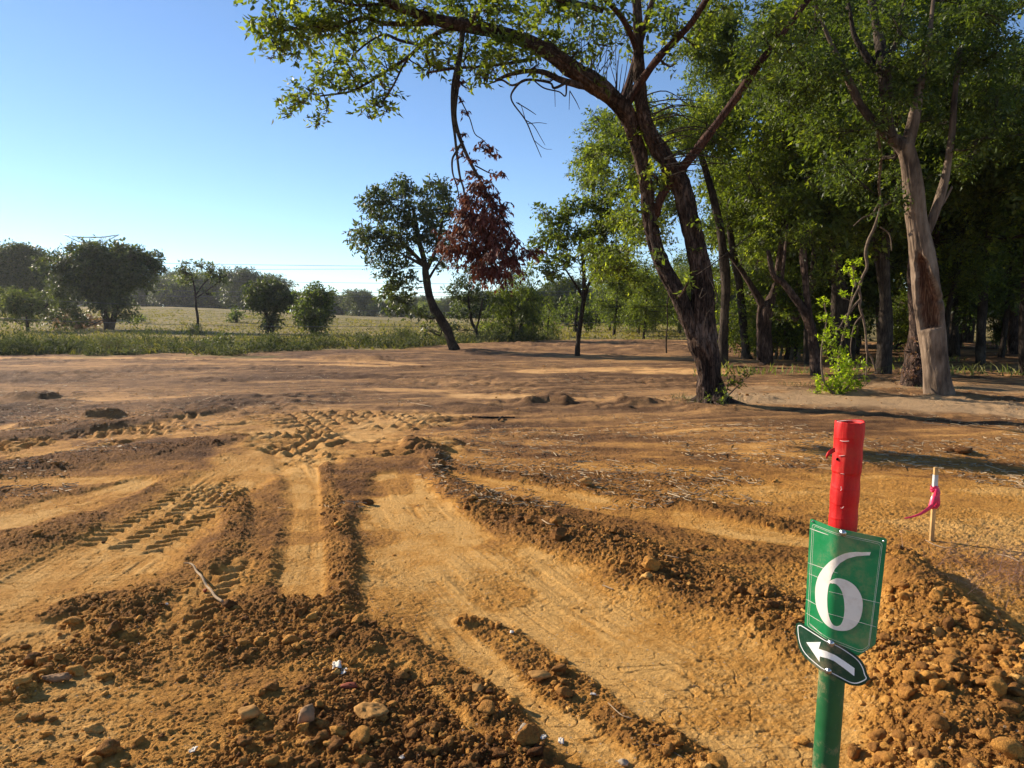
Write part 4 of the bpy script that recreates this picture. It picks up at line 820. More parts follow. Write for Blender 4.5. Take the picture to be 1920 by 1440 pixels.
far_tree('left_edge_tree', (35, 606), (25, 510, 60, 42), 'broad dark tree at the left edge of the photo beside the spreading tree', 62, .32, 'leafgrey', n=46, r=(14, 22), pts=[(60, 480, 14), (15, 475, 14), (80, 500, 12), (90, 520, 14), (-40, 520, 30), (-90, 500, 36), (100, 550, 16), (120, 575, 16), (75, 570, 16), (120, 545, 16)])
far_tree('pale_round_tree', (52, 622), (48, 570, 40, 24), 'low round pale green tree in front of the left clump', 63, .26, 'weed', n=20, r=(10, 15), lai=1.6, pts=[(30, 600, 10), (65, 600, 10), (80, 580, 10), (5, 575, 12), (10, 600, 10)])
far_tree('open_slim_tree', (369, 626), (378, 518, 40, 22), 'slim tree with an open airy crown standing alone in the meadow', 64, .22, 'leafgrey', n=14, r=(6, 10), lai=1.1, stems=[[(369, 628, 2.6), (371, 600, 2.2), (367, 570, 2), (365, 540, 1.6), (358, 515, 1.2)], [(366, 555, 1.5), (380, 535, 1.2), (398, 515, 1)], [(366, 560, 1.2), (395, 540, 1), (415, 525, .8)]], pts=[(340, 493, 7), (352, 492, 8), (365, 497, 8), (345, 510, 8), (352, 525, 8), (400, 500, 7), (412, 505, 7), (425, 516, 5), (420, 530, 5), (385, 545, 6), (395, 550, 5), (340, 530, 5)])
far_tree('twin_trunk_tree', (505, 626), (503, 560, 42, 28), 'dense rounded tree, left one of the pair in the middle of the meadow', 65, .24, 'leafgrey', n=24, r=(9, 14), stems=[[(500, 628, 4), (502, 600, 3.4), (492, 570, 2.5)], [(510, 628, 4), (510, 600, 3), (520, 570, 2.5)]], pts=[(480, 536, 9), (500, 532, 10), (520, 535, 9), (540, 560, 10), (500, 600, 12), (520, 600, 12), (510, 615, 8), (465, 545, 8), (548, 575, 8), (495, 615, 7)])
far_tree('dark_meadow_tree', (592, 630), (590, 575, 30, 30), 'smaller dark tree, right one of the pair in the middle of the meadow', 66, .24, 'leafdark', n=20, r=(9, 13), pts=[(590, 545, 8), (575, 550, 7), (610, 562, 8), (590, 610, 12), (605, 618, 9), (575, 612, 9), (600, 600, 10), (563, 552, 6)])
far_tree('little_meadow_tree', (443, 607), (444, 590, 10, 13), 'little dark bush between the airy slim tree and the dense rounded tree', 67, .30, 'leafdark', n=8, r=(4, 7))
far_tree('hazy_small_tree', (282, 592), (282, 575, 16, 12), 'small hazy tree right of the big left clump', 68, .4, 'leafgrey', n=9, r=(6, 9), pts=[(262, 560, 9), (250, 575, 9), (270, 590, 6)])
far_tree('round_bush', (262, 608), (262, 600, 9, 5), 'low dark bush on the grass right of the big left clump', 69, .25, 'leafmid', n=5, r=(3, 5))
far_tree('brown_thicket', (150, 616), (150, 603, 60, 10), 'brown dry thicket under the left clump of trees', 70, .25, 'pinkstraw', n=18, r=(6, 10), lai=1.0, cat='thicket', bark='twig')

# ---- prototype forest trees, copied
def proto(seed, H, Rc, zc, leafL, lai, m, nb, rb, bark='barkdark', stems=1, tr=.14):
    rg = np.random.default_rng(seed); T = Tubes(); lf = Leafs(); nodes = []
    for s in range(stems):
        lean = rg.normal(0, .07, 2); pts = [np.array([s * .25, 0, -.25])]
        for k in range(1, 6):
            z = H * .8 * k / 5; pts.append(np.array([s * .25 + lean[0] * z + rg.normal(0, .06), lean[1] * z + rg.normal(0, .06), z]))
        r = [tr * 1.4, tr, tr * .85, tr * .7, tr * .5, tr * .25]; nodes.extend(list(T.add(pts, r, 12, .7, seed, 6)[6::3]))
    bl = []
    for k in range(nb):
        d = ball(rg, 1)[0]; bl.append((d[0] * Rc, d[1] * Rc, zc + d[2] * (H - zc), rg.uniform(*rb)))
    grow(rg, nodes, bl, T, lf, leafL, lai, 6, leafL * 2.8, .4, .48, .012, sub=10)
    return T.mesh('trunk'), lf.mesh('crown'), bark, m
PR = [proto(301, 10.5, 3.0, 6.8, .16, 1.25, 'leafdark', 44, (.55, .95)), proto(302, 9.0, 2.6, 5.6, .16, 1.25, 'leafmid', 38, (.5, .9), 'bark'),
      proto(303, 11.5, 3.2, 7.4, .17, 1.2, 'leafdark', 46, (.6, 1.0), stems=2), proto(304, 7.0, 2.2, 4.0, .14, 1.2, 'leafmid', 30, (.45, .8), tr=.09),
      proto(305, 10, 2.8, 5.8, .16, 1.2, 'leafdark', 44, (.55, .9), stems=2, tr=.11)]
for T_, C_, b_, m_ in PR:
    T_.materials.append(M[b_]); C_.materials.append(M[m_])
def plant(k, x, y, s, rz, label, group, name='forest_tree'):
    T_, C_, b_, m_ = PR[k]; e = empty(name, (x, y, gz(x, y) - .02), label, 'tree', group); e.rotation_euler = (0, 0, rz); e.scale = (s, s, s)
    for nm, me in (('trunk', T_), ('crown', C_)):
        o = bpy.data.objects.new(nm, me); COL.objects.link(o); o.parent = e
rgp = np.random.default_rng(77); placed = []
def scatter(n, xr, yr, mind, label, group, ks, cond, sr=(.8, 1.2)):
    c = 0; t = 0
    while c < n and t < 6000:
        t += 1; y = rgp.uniform(*yr); x = rgp.uniform(*xr) * y
        if not cond(x, y): continue
        if any((x - a) ** 2 + (y - b) ** 2 < mind ** 2 for a, b in placed): continue
        placed.append((x, y)); plant(int(rgp.choice(ks)), x, y, rgp.uniform(*sr), rgp.uniform(0, 6.28), label, group); c += 1
scatter(10, (.40, .78), (19, 30), 2.3, 'leafy forest tree in the front shade rows of the right-hand wood', 'trees in the front of the right-hand wood', [0, 1, 2, 4], lambda x, y: x > .33 * y + 1.0 and x / y > .40)
scatter(17, (.27, .95), (30, 50), 3.6, 'slender tree deep in the shaded right-hand wood', 'trees deep in the right-hand wood', [0, 1, 2, 3, 4], lambda x, y: x / y > .27)
scatter(5, (.40, .90), (52, 80), 5.0, 'distant tree closing the back of the right-hand wood', 'trees at the back of the right-hand wood', [0, 2, 4], lambda x, y: True)
scatter(14, (.13, .27), (48, 75), 3.2, 'small thin tree in the grass behind the forked tree', 'thin trees behind the forked tree', [3], lambda x, y: True, (.7, 1.0))
PR.append(proto(331, 4.6, 1.5, 2.4, .13, 1.1, 'leaf', 20, (.4, .7), 'twig', 2, .05)); PR[-1][0].materials.append(M['twig']); PR[-1][1].materials.append(M['leaf'])

def under(n, xr, yr, label, group, sr):
    c = 0
    while c < n:
        y = rgp.uniform(*yr); x = rgp.uniform(*xr) * y; plant(5, x, y, rgp.uniform(*sr), rgp.uniform(0, 6.28), label, group, 'young_tree'); c += 1
under(16, (.30, .46), (24, 40), 'small leafy young tree filling the gaps between the trunks', 'young trees between the trunks', (.7, 1.1))
under(6, (.46, .75), (26, 46), 'small leafy young tree in the darker right part of the wood', 'young trees in the right part of the wood', (.6, 1.0))
PR_SLIM = proto(341, 10.5, 1.7, 8.0, .16, 1.1, 'leafmid', 16, (.45, .8), tr=.085); PR_SLIM[0].materials.append(M['barkdark']); PR_SLIM[1].materials.append(M['leafmid']); PR.append(PR_SLIM)
scatter(46, (.29, .86), (22, 50), 1.2, 'thin straight bare-stemmed tree between the thicker trunks of the wood', 'thin straight trees in the right-hand wood', [6], lambda x, y: True, (.8, 1.15))
# far treeline
FT = [proto(321, 11, 5.0, 5.5, .50, 1.5, 'leafgrey', 40, (.9, 2.2), tr=.2), proto(322, 9, 5.5, 4.2, .50, 1.5, 'leafmid', 40, (.9, 2.2), tr=.2)]
for T_, C_, b_, m_ in FT: T_.materials.append(M[b_]); C_.materials.append(M[m_])
PR += FT
for k in range(95):
    x = -200 + k * 4.3 + rgp.uniform(-2, 2); y = 215 + rgp.uniform(-20, 40) + (0 if x < -60 else 10)
    plant(7 + k % 2, x, y, rgp.uniform(.75, 1.15) * (1.15 if x < -70 else .85 if x < -25 else .9), rgp.uniform(0, 6.28), 'far hazy tree in the line beyond the meadow', 'far treeline beyond the meadow', 'far_tree')
for k in range(60):
    x = -185 + k * 3.4 + rgp.uniform(-2, 2); plant(7 + k % 2, x, 245 + rgp.uniform(-6, 12), rgp.uniform(.55, .8), rgp.uniform(0, 6.28), 'far hazy tree in the line beyond the meadow', 'far treeline beyond the meadow', 'far_tree')
for k in range(11):
    x = 2 + k * 3.6 + rgp.uniform(-1.5, 1.5); y = 110 + rgp.uniform(-8, 20)
    plant(7 + k % 2, x, y, rgp.uniform(.55, .8), rgp.uniform(0, 6.28), 'mid-green tree across the grass behind the right-hand wood', 'trees across the grass behind the wood', 'far_tree')

# ------------------------------------------------------------------ weeds, grass, straw
print('grass...')
def blades(rg, x, y, z, h, wd, lean=.35, vb=.5, vs=.15):
    n = len(x); a = rg.uniform(0, 6.28, n); p = np.stack([x, y, z], 1); s = np.stack([np.cos(a), np.sin(a), 0 * a], 1) * wd[:, None]
    l = np.stack([rg.normal(0, lean, n), rg.normal(0, lean, n), np.ones(n)], 1) * h[:, None]; m = p + l * .55; tip = p + l * np.array([1.6, 1.6, .95])
    V = np.stack([p - s, p + s, m + s * .7, m - s * .7, tip], 1).reshape(-1, 3); b = np.arange(n)[:, None] * 5
    Fc = np.concatenate([b + np.array([[0, 1, 2, 3]]), b + np.array([[3, 2, 4, 4]])])
    return V, Fc, np.repeat(np.clip(vb + rg.normal(0, vs, n), 0, 1), 5)
def blade_mesh(name, V, Fc, A, m, parent=None):
    tri = Fc[:, 2] == Fc[:, 3]; T3 = Fc[tri][:, :3]; Q = Fc[~tri]; T1 = Q[:, [0, 1, 2]]; T2 = Q[:, [0, 2, 3]]
    return link(name, np_mesh(name, V, np.concatenate([T1, T2, T3]), {'var': A}), m, parent)
def grass():
    rg = np.random.default_rng(9)
    # meadow
    n = 70000; y = 29 + 100 * rg.uniform(0, 1, n) ** 1.8; x = rg.uniform(-.95, .45, n) * y
    f = field_mask(x, y); k = (f > .5) & ((y > 37) | (rg.uniform(0, 1, n) < .35)) & (rg.uniform(0, 1, n) < .35 + .65 * (fbm(x, y, .25, 3, 6) > -.05)); x, y = x[k], y[k]; z = ground(x, y)[0]
    h = rg.uniform(.10, .36, len(x)) * np.where(y > 42, .45, 1) * (.6 + 1.1 * np.clip(fbm(x, y, .18, 3, 66) + .5, 0, 1)); V, Fc, A = blades(rg, x, y, z, h, .012 + .0009 * y, .4, .5, .10); A = np.clip(A + np.repeat(.3 * sst(36, 50, y) - .25, 5), 0, 1)
    tag(blade_mesh('meadow_grass', V, Fc, A, M['meadow']), 'green and straw-coloured meadow grass beyond the bare soil', 'grass', kind='stuff')
    # weedy verge right behind the soil on the left: leafy herbs in uneven clumps
    n = 13000; x = rg.uniform(-30, 3, n); e = np.interp(x, [a for a, b in FIELD_EDGE], [b for a, b in FIELD_EDGE]); y = e - 1.5 + rg.exponential(6, n)
    cl_ = fbm(x, y, .30, 3, 13) + .35 * fbm(x, y, 1.1, 2, 14); kk = (cl_ > .05) & (field_mask(x, y) > .3); x, y, cl_ = x[kk], y[kk], cl_[kk]; z = ground(x, y)[0]; lf = Leafs(); n = len(x)
    hh = (.08 + 1.0 * np.clip(cl_ * 1.5, 0, 1) ** 1.3) * rg.uniform(.3, 1.25, n)
    org = np.stack([x, y, z + hh * .05], 1); d = unit(np.stack([rg.normal(0, .35, n), rg.normal(0, .35, n), np.ones(n)], 1)) * hh[:, None] / .4
    lf.add(leaves(rg, org, d, 9, .4, .13, .1, .35, .42 + .5 * fbm(x, y, .4, 2, 23), .5))
    tag(link('verge_weeds', lf.mesh('verge_weeds'), M['herb']), 'leafy green weeds lining the far edge of the bare soil', 'weeds', kind='stuff')
    # weeds at the feet of the front trees
    n = 420; cs = np.array([(3.45, 13.0), (3.75, 13.2), (3.3, 13.3), (6.5, 16.4), (8.3, 19.9), (9.0, 15.4)])[rg.integers(0, 6, n)]; x = cs[:, 0] + rg.normal(0, .28, n); y = cs[:, 1] + rg.normal(0, .2, n); z = ground(x, y)[0]
    V, Fc, A = blades(rg, x, y, z, rg.uniform(.04, .16, n), np.full(n, .005), .6, .5, .25)
    tag(blade_mesh('trunk_foot_weeds', V, Fc, A, M['herb']), 'thin weeds at the feet of the front trunks', 'weeds', kind='stuff')
    # undergrowth of the wood
    n = 9000; y = rg.uniform(16.5, 46, n); x = rg.uniform(.25, .95, n) * y; kk = (fbm(x, y, .35, 3, 17) > .24) & (y > 19 + 0 * x); x, y = x[kk], y[kk]; z = ground(x, y)[0]
    V, Fc, A = blades(rg, x, y, z, rg.uniform(.06, .32, len(x)), .008 + .0006 * y, .5, .5, .25)
    tag(blade_mesh('woodland_grass', V, Fc, A, M['weed']), 'patchy green undergrowth between the trunks of the right-hand wood', 'undergrowth', kind='stuff')
    # straw and wood chips lying on the crust
    n = 20000; py = rg.uniform(672, 1000, n) ; px = rg.uniform(-100, 2000, n)
    dy = (py - 720) / F; dx = (px - 960) / F; t = HCAM / (SP + dy * CP); x = dx * t; y = (CP - dy * SP) * t
    g = ground(x, y); kk = (fbm(x, y, .6, 3, 27) > .0) & (g[1] < .7) & (y < 26) & (y > 6); x, y = x[kk], y[kk]; z = g[0][kk]; n = len(x)
    a = rg.uniform(0, 3.14, n); ln = rg.exponential(.020, n) + .006; c = np.stack([np.cos(a), np.sin(a), rg.normal(0, .12, n)], 1) * ln[:, None]
    s = np.stack([-np.sin(a), np.cos(a), 0 * a], 1) * (.0012 + .0003 * y)[:, None]; p = np.stack([x, y, z + .012], 1); up = np.array([0, 0, .006])
    V = np.stack([p - c - s, p + c - s, p + c + s, p - c + s, p - c + up, p + c + up], 1).reshape(-1, 3); b = np.arange(n)[:, None] * 6
    Fc = np.concatenate([b + np.array([[0, 1, 5, 4]]), b + np.array([[2, 3, 4, 5]])])
    me = np_mesh('straw_litter', V, Fc, {'var': np.repeat(np.clip(rg.normal(.5, .25, n), 0, 1), 6)})
    tag(link('straw_litter', me, M['straw']), 'bits of pale straw and wood chips strewn across the soil', 'litter', kind='stuff')
    # pinkish dry grass thrown up on the right
    n = 900; x = rg.normal(3.05, .30, n); y = rg.normal(4.25, .28, n); z = ground(x, y)[0]; V, Fc, A = blades(rg, x, y, z + .01, rg.uniform(.03, .16, n), np.full(n, .0012), 1.8, .5, .2)
    tag(blade_mesh('dry_grass_tuft', V, Fc, A, M['pinkstraw']), 'pinkish dry uprooted grass at the right edge behind the clod pile', 'dry grass', kind='stuff')
grass()
def shrub(px, py, wpx, hpx, label, seed, m='weed', lfL=.10, lai=1.5, group=None):
    rg = np.random.default_rng(seed); bl = []
    for k in range(9): bl.append((px + rg.uniform(-.5, .5) * wpx, py - hpx * rg.uniform(.15, .85), max(3, hpx * .26), rg.uniform(-.4, .4)))
    tree('weed_clump', (px, py), [[(px, py + 1, 1.2), (px, py - hpx * .5, .8)]], bl, label, 'weeds', group, lfL, lai, m, 'twig', seed, .15, 6, 5, 0, .1, .3, .005, .8, spray=lfL * 2.5, parts=('stems', 'foliage'))
for q in [(110, 660, 60, 28, 'pale-flowering weed clump at the soil edge below the left trees', 81), (205, 658, 40, 26, 'second pale weed clump, right of the first at the soil edge', 82), (25, 662, 60, 30, 'tall green weeds at the left edge of the photo', 83),
          (400, 655, 70, 30, 'wide dark green weed clump at the soil edge below the airy slim tree', 84), (260, 660, 60, 16, 'low green weeds left of the wide dark weed clump', 85), (365, 628, 22, 18, 'grey-green bush at the foot of the airy slim tree', 86),
          (517, 652, 28, 24, 'upright green bush in front of the dense rounded tree', 87), (600, 652, 50, 18, 'light green weeds at the soil edge in front of the dark meadow tree', 88), (700, 648, 60, 20, 'green weeds at the soil edge left of the leaning field tree', 89),
          (760, 645, 50, 26, 'tall weeds crowding the left foot of the leaning field tree', 90), (320, 645, 60, 12, 'low weeds in the meadow left of the airy slim tree', 92), (650, 640, 50, 16, 'weeds between the dark meadow tree and the leaning tree', 93)]:
    shrub(*q, m='herb' if q[5] not in (84, 86) else 'leafgrey', lfL=.13)

# ------------------------------------------------------------------ power lines and lattice tower
M['wire'] = plain('wire', (.12, .12, .13), .4, .5, .6)
M['steel'] = plain('galvanised_steel', (.30, .31, .33), .5, .5, .5)
def wire(a, b, sag, r, label):
    t = np.linspace(0, 1, 40); p = a[None] * (1 - t[:, None]) + b[None] * t[:, None]; p[:, 2] -= sag * 4 * t * (1 - t)
    tb = Tubes(); o0 = (a + b) / 2; tb.add(p - o0, np.full(40, r), 5, smooth=0); o = link('power_line', tb.mesh('power_line'), M['wire']); o.location = o0
    tag(o, label, 'power line', 'power lines over the meadow')
for (x0, y0, x1, y1, Ya, Yb, lab) in [(-300, 478, 1250, 500, 150, 150, 'topmost thin power line crossing the sky above the meadow'), (-300, 498, 1250, 498, 160, 160, 'power line just below the topmost one, above the airy slim tree'),
        (-300, 505, 1250, 532, 120, 120, 'third power line from the top, crossing behind the leaning field tree'), (-300, 530, 1250, 544, 110, 110, 'power line crossing the crowns of the left clump in the middle of the set'),
        (-300, 543, 1250, 549, 108, 108, 'power line close above the meadow treeline'), (-300, 540, 1250, 583, 66, 66, 'low power line passing in front of the treeline'),
        (-300, 580, 1250, 600, 52, 52, 'lowest and nearest power line, passing in front of the meadow trees')]:
    wire(P(x0, y0, Ya), P(x1, y1, Yb), .8, .00028 * Ya, lab)
def tower():
    Y = 150; c = P(180, 600, Y); x0, y0 = c[0], Y; z0 = gz(x0, y0); top = P(178, 443, Y)[2]; H = top - z0
    root = empty('lattice_tower', (x0, y0, z0), 'steel lattice power tower whose arms show above the spreading tree', 'power tower')
    tb = Tubes(); ar = Tubes()
    def s(t_, a, b, r=.06): t_.add([np.array(a) + (x0, y0, z0), np.array(b) + (x0, y0, z0)], [r, r], 5, smooth=0)
    w0, w1 = 2.6, .7; lv = np.linspace(0, H - 3, 8)
    for i in range(7):
        for sx, sy in ((1, 1), (1, -1), (-1, 1), (-1, -1)):
            a = w0 + (w1 - w0) * lv[i] / lv[-1]; b = w0 + (w1 - w0) * lv[i + 1] / lv[-1]
            s(tb, (sx * a, sy * a, lv[i]), (sx * b, sy * b, lv[i + 1])); s(tb, (sx * a, sy * a, lv[i]), (-sx * b, sy * b, lv[i + 1]), .04); s(tb, (sx * b, sy * b, lv[i + 1]), (-sx * b, sy * b, lv[i + 1]), .04)
    for sx in (1, -1):
        s(ar, (sx * .7, 0, H - 3), (sx * 2.2, 0, H), .06)
    for sy in (-.5, .5):
        s(ar, (-2.2, sy, H - .2), (2.2, sy, H - .2)); s(ar, (-2.2, sy, H - .2), (-1.1, sy, H - 1.8), .05); s(ar, (2.2, sy, H - .2), (1.1, sy, H - 1.8), .05)
    for sx in (1, -1):
        for sy in (-.5, .5): s(ar, (sx * 2.2, sy, H - .2), (sx * 5.6, 0, H + .3)); s(ar, (sx * 1.1, sy, H - 1.8), (sx * 5.6, 0, H + .3), .05)
        for t_ in (.25, .5, .75): s(ar, (sx * (2.2 + 3.4 * t_), 0, H - .2 + .5 * t_), (sx * (1.1 + 4.5 * t_), 0, H - 1.8 + 2.1 * t_), .04)
    link('tower_frame', tb.mesh('tower_frame'), M['steel'], root); link('crossarm', ar.mesh('crossarm'), M['steel'], root)
tower()
def thin_pole():
    b0 = base(1250, 662); root = empty('thin_post', b0, 'thin post with a cable, standing left of the big forked trunk', 'sapling'); tb = Tubes()
    p, r = PX([(1250, 668, 1.6), (1249, 640, 1.4), (1252, 600, 1.3), (1251, 572, 1.1), (1258, 530, .8)], b0[1]); tb.add(p, r, 6, smooth=4)
    p, r = PX([(1251, 573, .6), (1230, 575, .5), (1175, 577, .4)], b0[1]); tb.add(p, r, 5, smooth=4); link('stem', tb.mesh('stem'), M['barkdark'], root)  # one mesh holds the thin post and its level cable
thin_pole()

# ------------------------------------------------------------------ marker post with number plate and arrow plate
print('sign...')
def post():
    Yp = 1.60; top = P(1593.5, 790, Yp); bot = P(1547.5, 1440, Yp); ax = (bot - top) / (bot[2] - top[2])     # per unit z
    def cen(z): return top + ax * (z - top[2])
    R0 = .0282; R1 = .0305; gx = cen(0); g0 = np.array([gx[0], gx[1], gz(gx[0], gx[1])])
    root = empty('marker_post', g0, 'green steel marker post with red tape, a number 6 plate and a left arrow', 'marker post')
    mg = plain('green_post_paint', (.010, .105, .030), .35, .5, 0, .12, 25, .0006); mr = None
    # pole
    tb = Tubes(); zs = np.linspace(g0[2] - .15, top[2] - .004, 30); tb.add([cen(z) for z in zs], [R0] * 30, 48, smooth=0, cap=False)
    link('pole', tb.mesh('pole'), mg, root)
    # red tape: overlapping wraps, open end at the top with thickness and an inner wall
    m, nt, b = mat('red_vinyl_tape', .38, .3); L = nt.links; tc = N(nt, 'ShaderNodeTexCoord')
    mp = N(nt, 'ShaderNodeMapping'); mp.inputs['Scale'].default_value = (22, 22, 3.5); L.new(tc.outputs['Object'], mp.inputs[0])
    n = N(nt, 'ShaderNodeTexNoise', i_Scale=3.0, i_Detail=5.0, i_Distortion=.6); L.new(mp.outputs[0], n.inputs['Vector'])
    L.new(ramp(nt, [(.3, (.46, .004, .004)), (.6, (.62, .008, .007)), (.8, (.70, .02, .015))], n.outputs['Fac']).outputs[0], b.inputs['Base Color'])
    bu = N(nt, 'ShaderNodeBump', i_Strength=.5, i_Distance=.0025); L.new(n.outputs['Fac'], bu.inputs['Height']); L.new(bu.outputs[0], b.inputs['Normal'])
    z1 = P(1580, 1000, Yp)[2]; zt = top[2]; nz = 150; seg = 72; th = np.arange(seg) / seg * 2 * math.pi
    zz = np.linspace(z1, zt, nz); edges = [P(1590, q, Yp)[2] for q in (822, 851, 885, 913, 940, 968)]
    V = []
    for k, z in enumerate(zz):
        c = cen(z); r = R1 + .0006 * math.sin(z * 90)
        rr = np.full(seg, r)
        for j, e in enumerate(edges):
            t = (z - e + .0035 * np.sin(th + j)); rr += .0006 * np.exp(-(np.clip(t, 0, 1) / .004)) * (t > 0)
        wr = (vnoise(np.cos(th) * 4 + 9, np.sin(th) * 4 + z * 25, 3) - .5) * .0014; rr += wr
        if z < P(1590, 885, Yp)[2]: rr -= .0010
        V.append(np.stack([c[0] + rr * np.cos(th), c[1] + rr * np.sin(th), np.full(seg, z) + (.002 * np.sin(th * 2 + 1) + .0025 * (vnoise(np.cos(th) * 3, np.sin(th) * 3, 8) - .5) if k == nz - 1 else 0)], 1))
    for dz, r in ((.0, R1 - .003), (-.02, R1 - .004), (-.10, R1 - .004)):
        c = cen(zt + dz); V.append(np.stack([c[0] + r * np.cos(th), c[1] + r * np.sin(th), np.full(seg, zt + dz)], 1))
    nn = len(V); V = np.concatenate(V); i = (np.arange(nn - 1) * seg)[:, None]; j = np.arange(seg)[None]; j2 = (j + 1) % seg
    tape = link('red_tape', np_mesh('red_tape', V, np.stack([i + j, i + j2, i + seg + j2, i + seg + j], -1).reshape(-1, 4), None, True), m, root)
    def dusty(mm, amt=.55, sc_=38):
        nt = mm.node_tree; bs = nt.nodes['Principled BSDF']; old = bs.inputs['Base Color'].links[0].from_socket; tc = N(nt, 'ShaderNodeTexCoord')
        a_ = N(nt, 'ShaderNodeTexNoise', i_Scale=float(sc_), i_Detail=8.0, i_Roughness=.75); nt.links.new(tc.outputs['Object'], a_.inputs['Vector'])
        b_ = N(nt, 'ShaderNodeTexNoise', i_Scale=6.0, i_Detail=3.0); nt.links.new(tc.outputs['Object'], b_.inputs['Vector'])
        f = N(nt, 'ShaderNodeMapRange', i_From_Min=1.04, i_From_Max=1.30, i_To_Max=amt); nt.links.new(mth(nt, 'ADD', a_.outputs['Fac'], b_.outputs['Fac']), f.inputs[0])
        nt.links.new(mixc(nt, f.outputs[0], old, (.42, .27, .13)), bs.inputs['Base Color'])
        rr = N(nt, 'ShaderNodeMapRange', i_From_Min=.8, i_From_Max=1.3, i_To_Min=bs.inputs['Roughness'].default_value, i_To_Max=.75); nt.links.new(mth(nt, 'ADD', a_.outputs['Fac'], b_.outputs['Fac']), rr.inputs[0]); nt.links.new(rr.outputs[0], bs.inputs['Roughness'])
    dusty(mg, .8); dusty(m, .12)
    # pale scuffs, a puncture and a loose scrap of tape
    def on_cyl(px, py, rad=R1 + .0012):
        r = ray(px, py); o = np.array([0, 0, HCAM]); Y = Yp
        for _ in range(5):
            q = o + r * (Y / r[1]); c = cen(q[2]); d = r / r[1]; dxy = np.array([d[0], 1.0]); oc = np.array([0 - c[0], 0 - c[1]])
            A = dxy @ dxy; Bq = 2 * dxy @ oc; C = oc @ oc - rad * rad; disc = max(Bq * Bq - 4 * A * C, 0); Y = (-Bq - math.sqrt(disc)) / (2 * A)
        return o + r * (Y / r[1])
    msc = plain('tape_scuff', (.75, .45, .40), .6, .3)
    for sp in ([(1575, 826, .5), (1581, 827.5, .9), (1588, 827.5, .8), (1592, 827, .5)], [(1576, 888, .4), (1583, 889, .4)], [(1577, 912, .5), (1578, 918, .6), (1576, 920, .4)], [(1576, 952, .6), (1579, 953, .7), (1582, 950, .5)], [(1573, 855, .3), (1584, 854, .35)], [(1570, 790, .4), (1590, 788.6, .4), (1618, 790.5, .45)]):
        p = [on_cyl(a, b) for a, b, r in sp]; t = Tubes(); t.add(p, [r / F * 1.55 for a, b, r in sp], 5, smooth=4); link('scuff', t.mesh('scuff'), msc, tape)
    c = on_cyl(1570, 861); V_ = ICO3[0] * np.array([.0030, .0015, .0034]); 
    hm = plain('hole_dark', (.015, .01, .01), .9, .1); h = link('puncture', np_mesh('puncture', V_ + c, ICO3[1], None, True), hm, tape)
    pts = np.array([P(1566, 843, 1.575), P(1560, 846, 1.57), P(1553, 851, 1.568), P(1549, 858, 1.57)]); wv = np.array([0, .002, .0045]) ; sp = smooth_pts(pts, 6)
    V_ = np.concatenate([sp - wv, sp + wv, sp - wv + (0, .0008, 0), sp + wv + (0, .0008, 0)]); k = len(sp); Fc = []
    for a in range(k - 1): Fc += [[a, a + 1, k + a + 1, k + a], [2 * k + a, 3 * k + a, 3 * k + a + 1, 2 * k + a + 1], [a, 2 * k + a, 2 * k + a + 1, a + 1], [k + a, k + a + 1, 3 * k + a + 1, 3 * k + a]]
    link('tape_scrap', np_mesh('tape_scrap', V_, np.array(Fc), None, True), m, tape)
    # bent plates: plan curve around the pole axis
    nL = unit(np.array([-.90, -.436])); nR = unit(np.array([-.54, -.84])); RB = R1 + .0035
    aL = math.atan2(nL[1], nL[0]); aR = math.atan2(nR[1], nR[0])
    if aR < aL: aR += 2 * math.pi
    uL = np.array([-nL[1], nL[0]]) ; uL = uL if uL[0] > 0 else -uL
    uR = np.array([-nR[1], nR[0]]) ; uR = uR if uR[0] > 0 else -uR
    arc = RB * abs(aR - aL)
    def plan(s, off=0.0):              # s: arc-length coordinate, 0 at the left tangency
        s = np.asarray(s, float); out = np.zeros(s.shape + (2,)); nr = np.zeros(s.shape + (2,))
        l = s < 0; r = s > arc; mdl = ~l & ~r
        out[l] = RB * nL + uL * s[l][:, None]; nr[l] = nL
        out[r] = RB * nR + uR * (s[r] - arc)[:, None]; nr[r] = nR
        a = aL + (aR - aL) * (s[mdl] / arc); nn_ = np.stack([np.cos(a), np.sin(a)], 1); out[mdl] = RB * nn_; nr[mdl] = nn_
        return out + nr * off
    SS = np.linspace(-.16, .26, 2600); PS = plan(SS)
    def unp(px, py, off=0.0):           # photo pixel -> (s,z) on the bent sheet
        r = ray(px, py); z = P(px, py, 1.56)[2]
        for _ in range(5):
            c = cen(z)[:2]; Q = plan(SS, off) + c; cr = Q[:, 0] * r[1] - Q[:, 1] * r[0]; k = int(np.abs(cr).argmin()); z = HCAM + r[2] * Q[k][1] / r[1]
        return SS[k], z
    def to3(s, z, off):
        c = np.array([cen(q)[:2] for q in z]); xy = plan(np.asarray(s), off) + c; return np.column_stack([xy, z])
    def sheet(name, loops, off, thick, m, parent, holes=()):
        """flat outline(s) in (s,z) -> bent solid sheet"""
        bm = bmesh.new(); polys = [[Vector((a, b, 0)) for a, b in lp] for lp in [loops] + list(holes)]
        flat = [v for pl in polys for v in pl]; tris = geometry.tessellate_polygon(polys); vs = [bm.verts.new(v) for v in flat]
        for t in tris:
            try: bm.faces.new([vs[q] for q in t])
            except ValueError: pass
        bmesh.ops.recalc_face_normals(bm, faces=bm.faces)
        lo = min(v.x for v in flat); hi = max(v.x for v in flat); k = lo + .003
        while k < hi:
            bmesh.ops.bisect_plane(bm, geom=bm.verts[:] + bm.edges[:] + bm.faces[:], plane_co=(k, 0, 0), plane_no=(1, 0, 0)); k += .003
        V0 = np.array([v.co[:] for v in bm.verts])
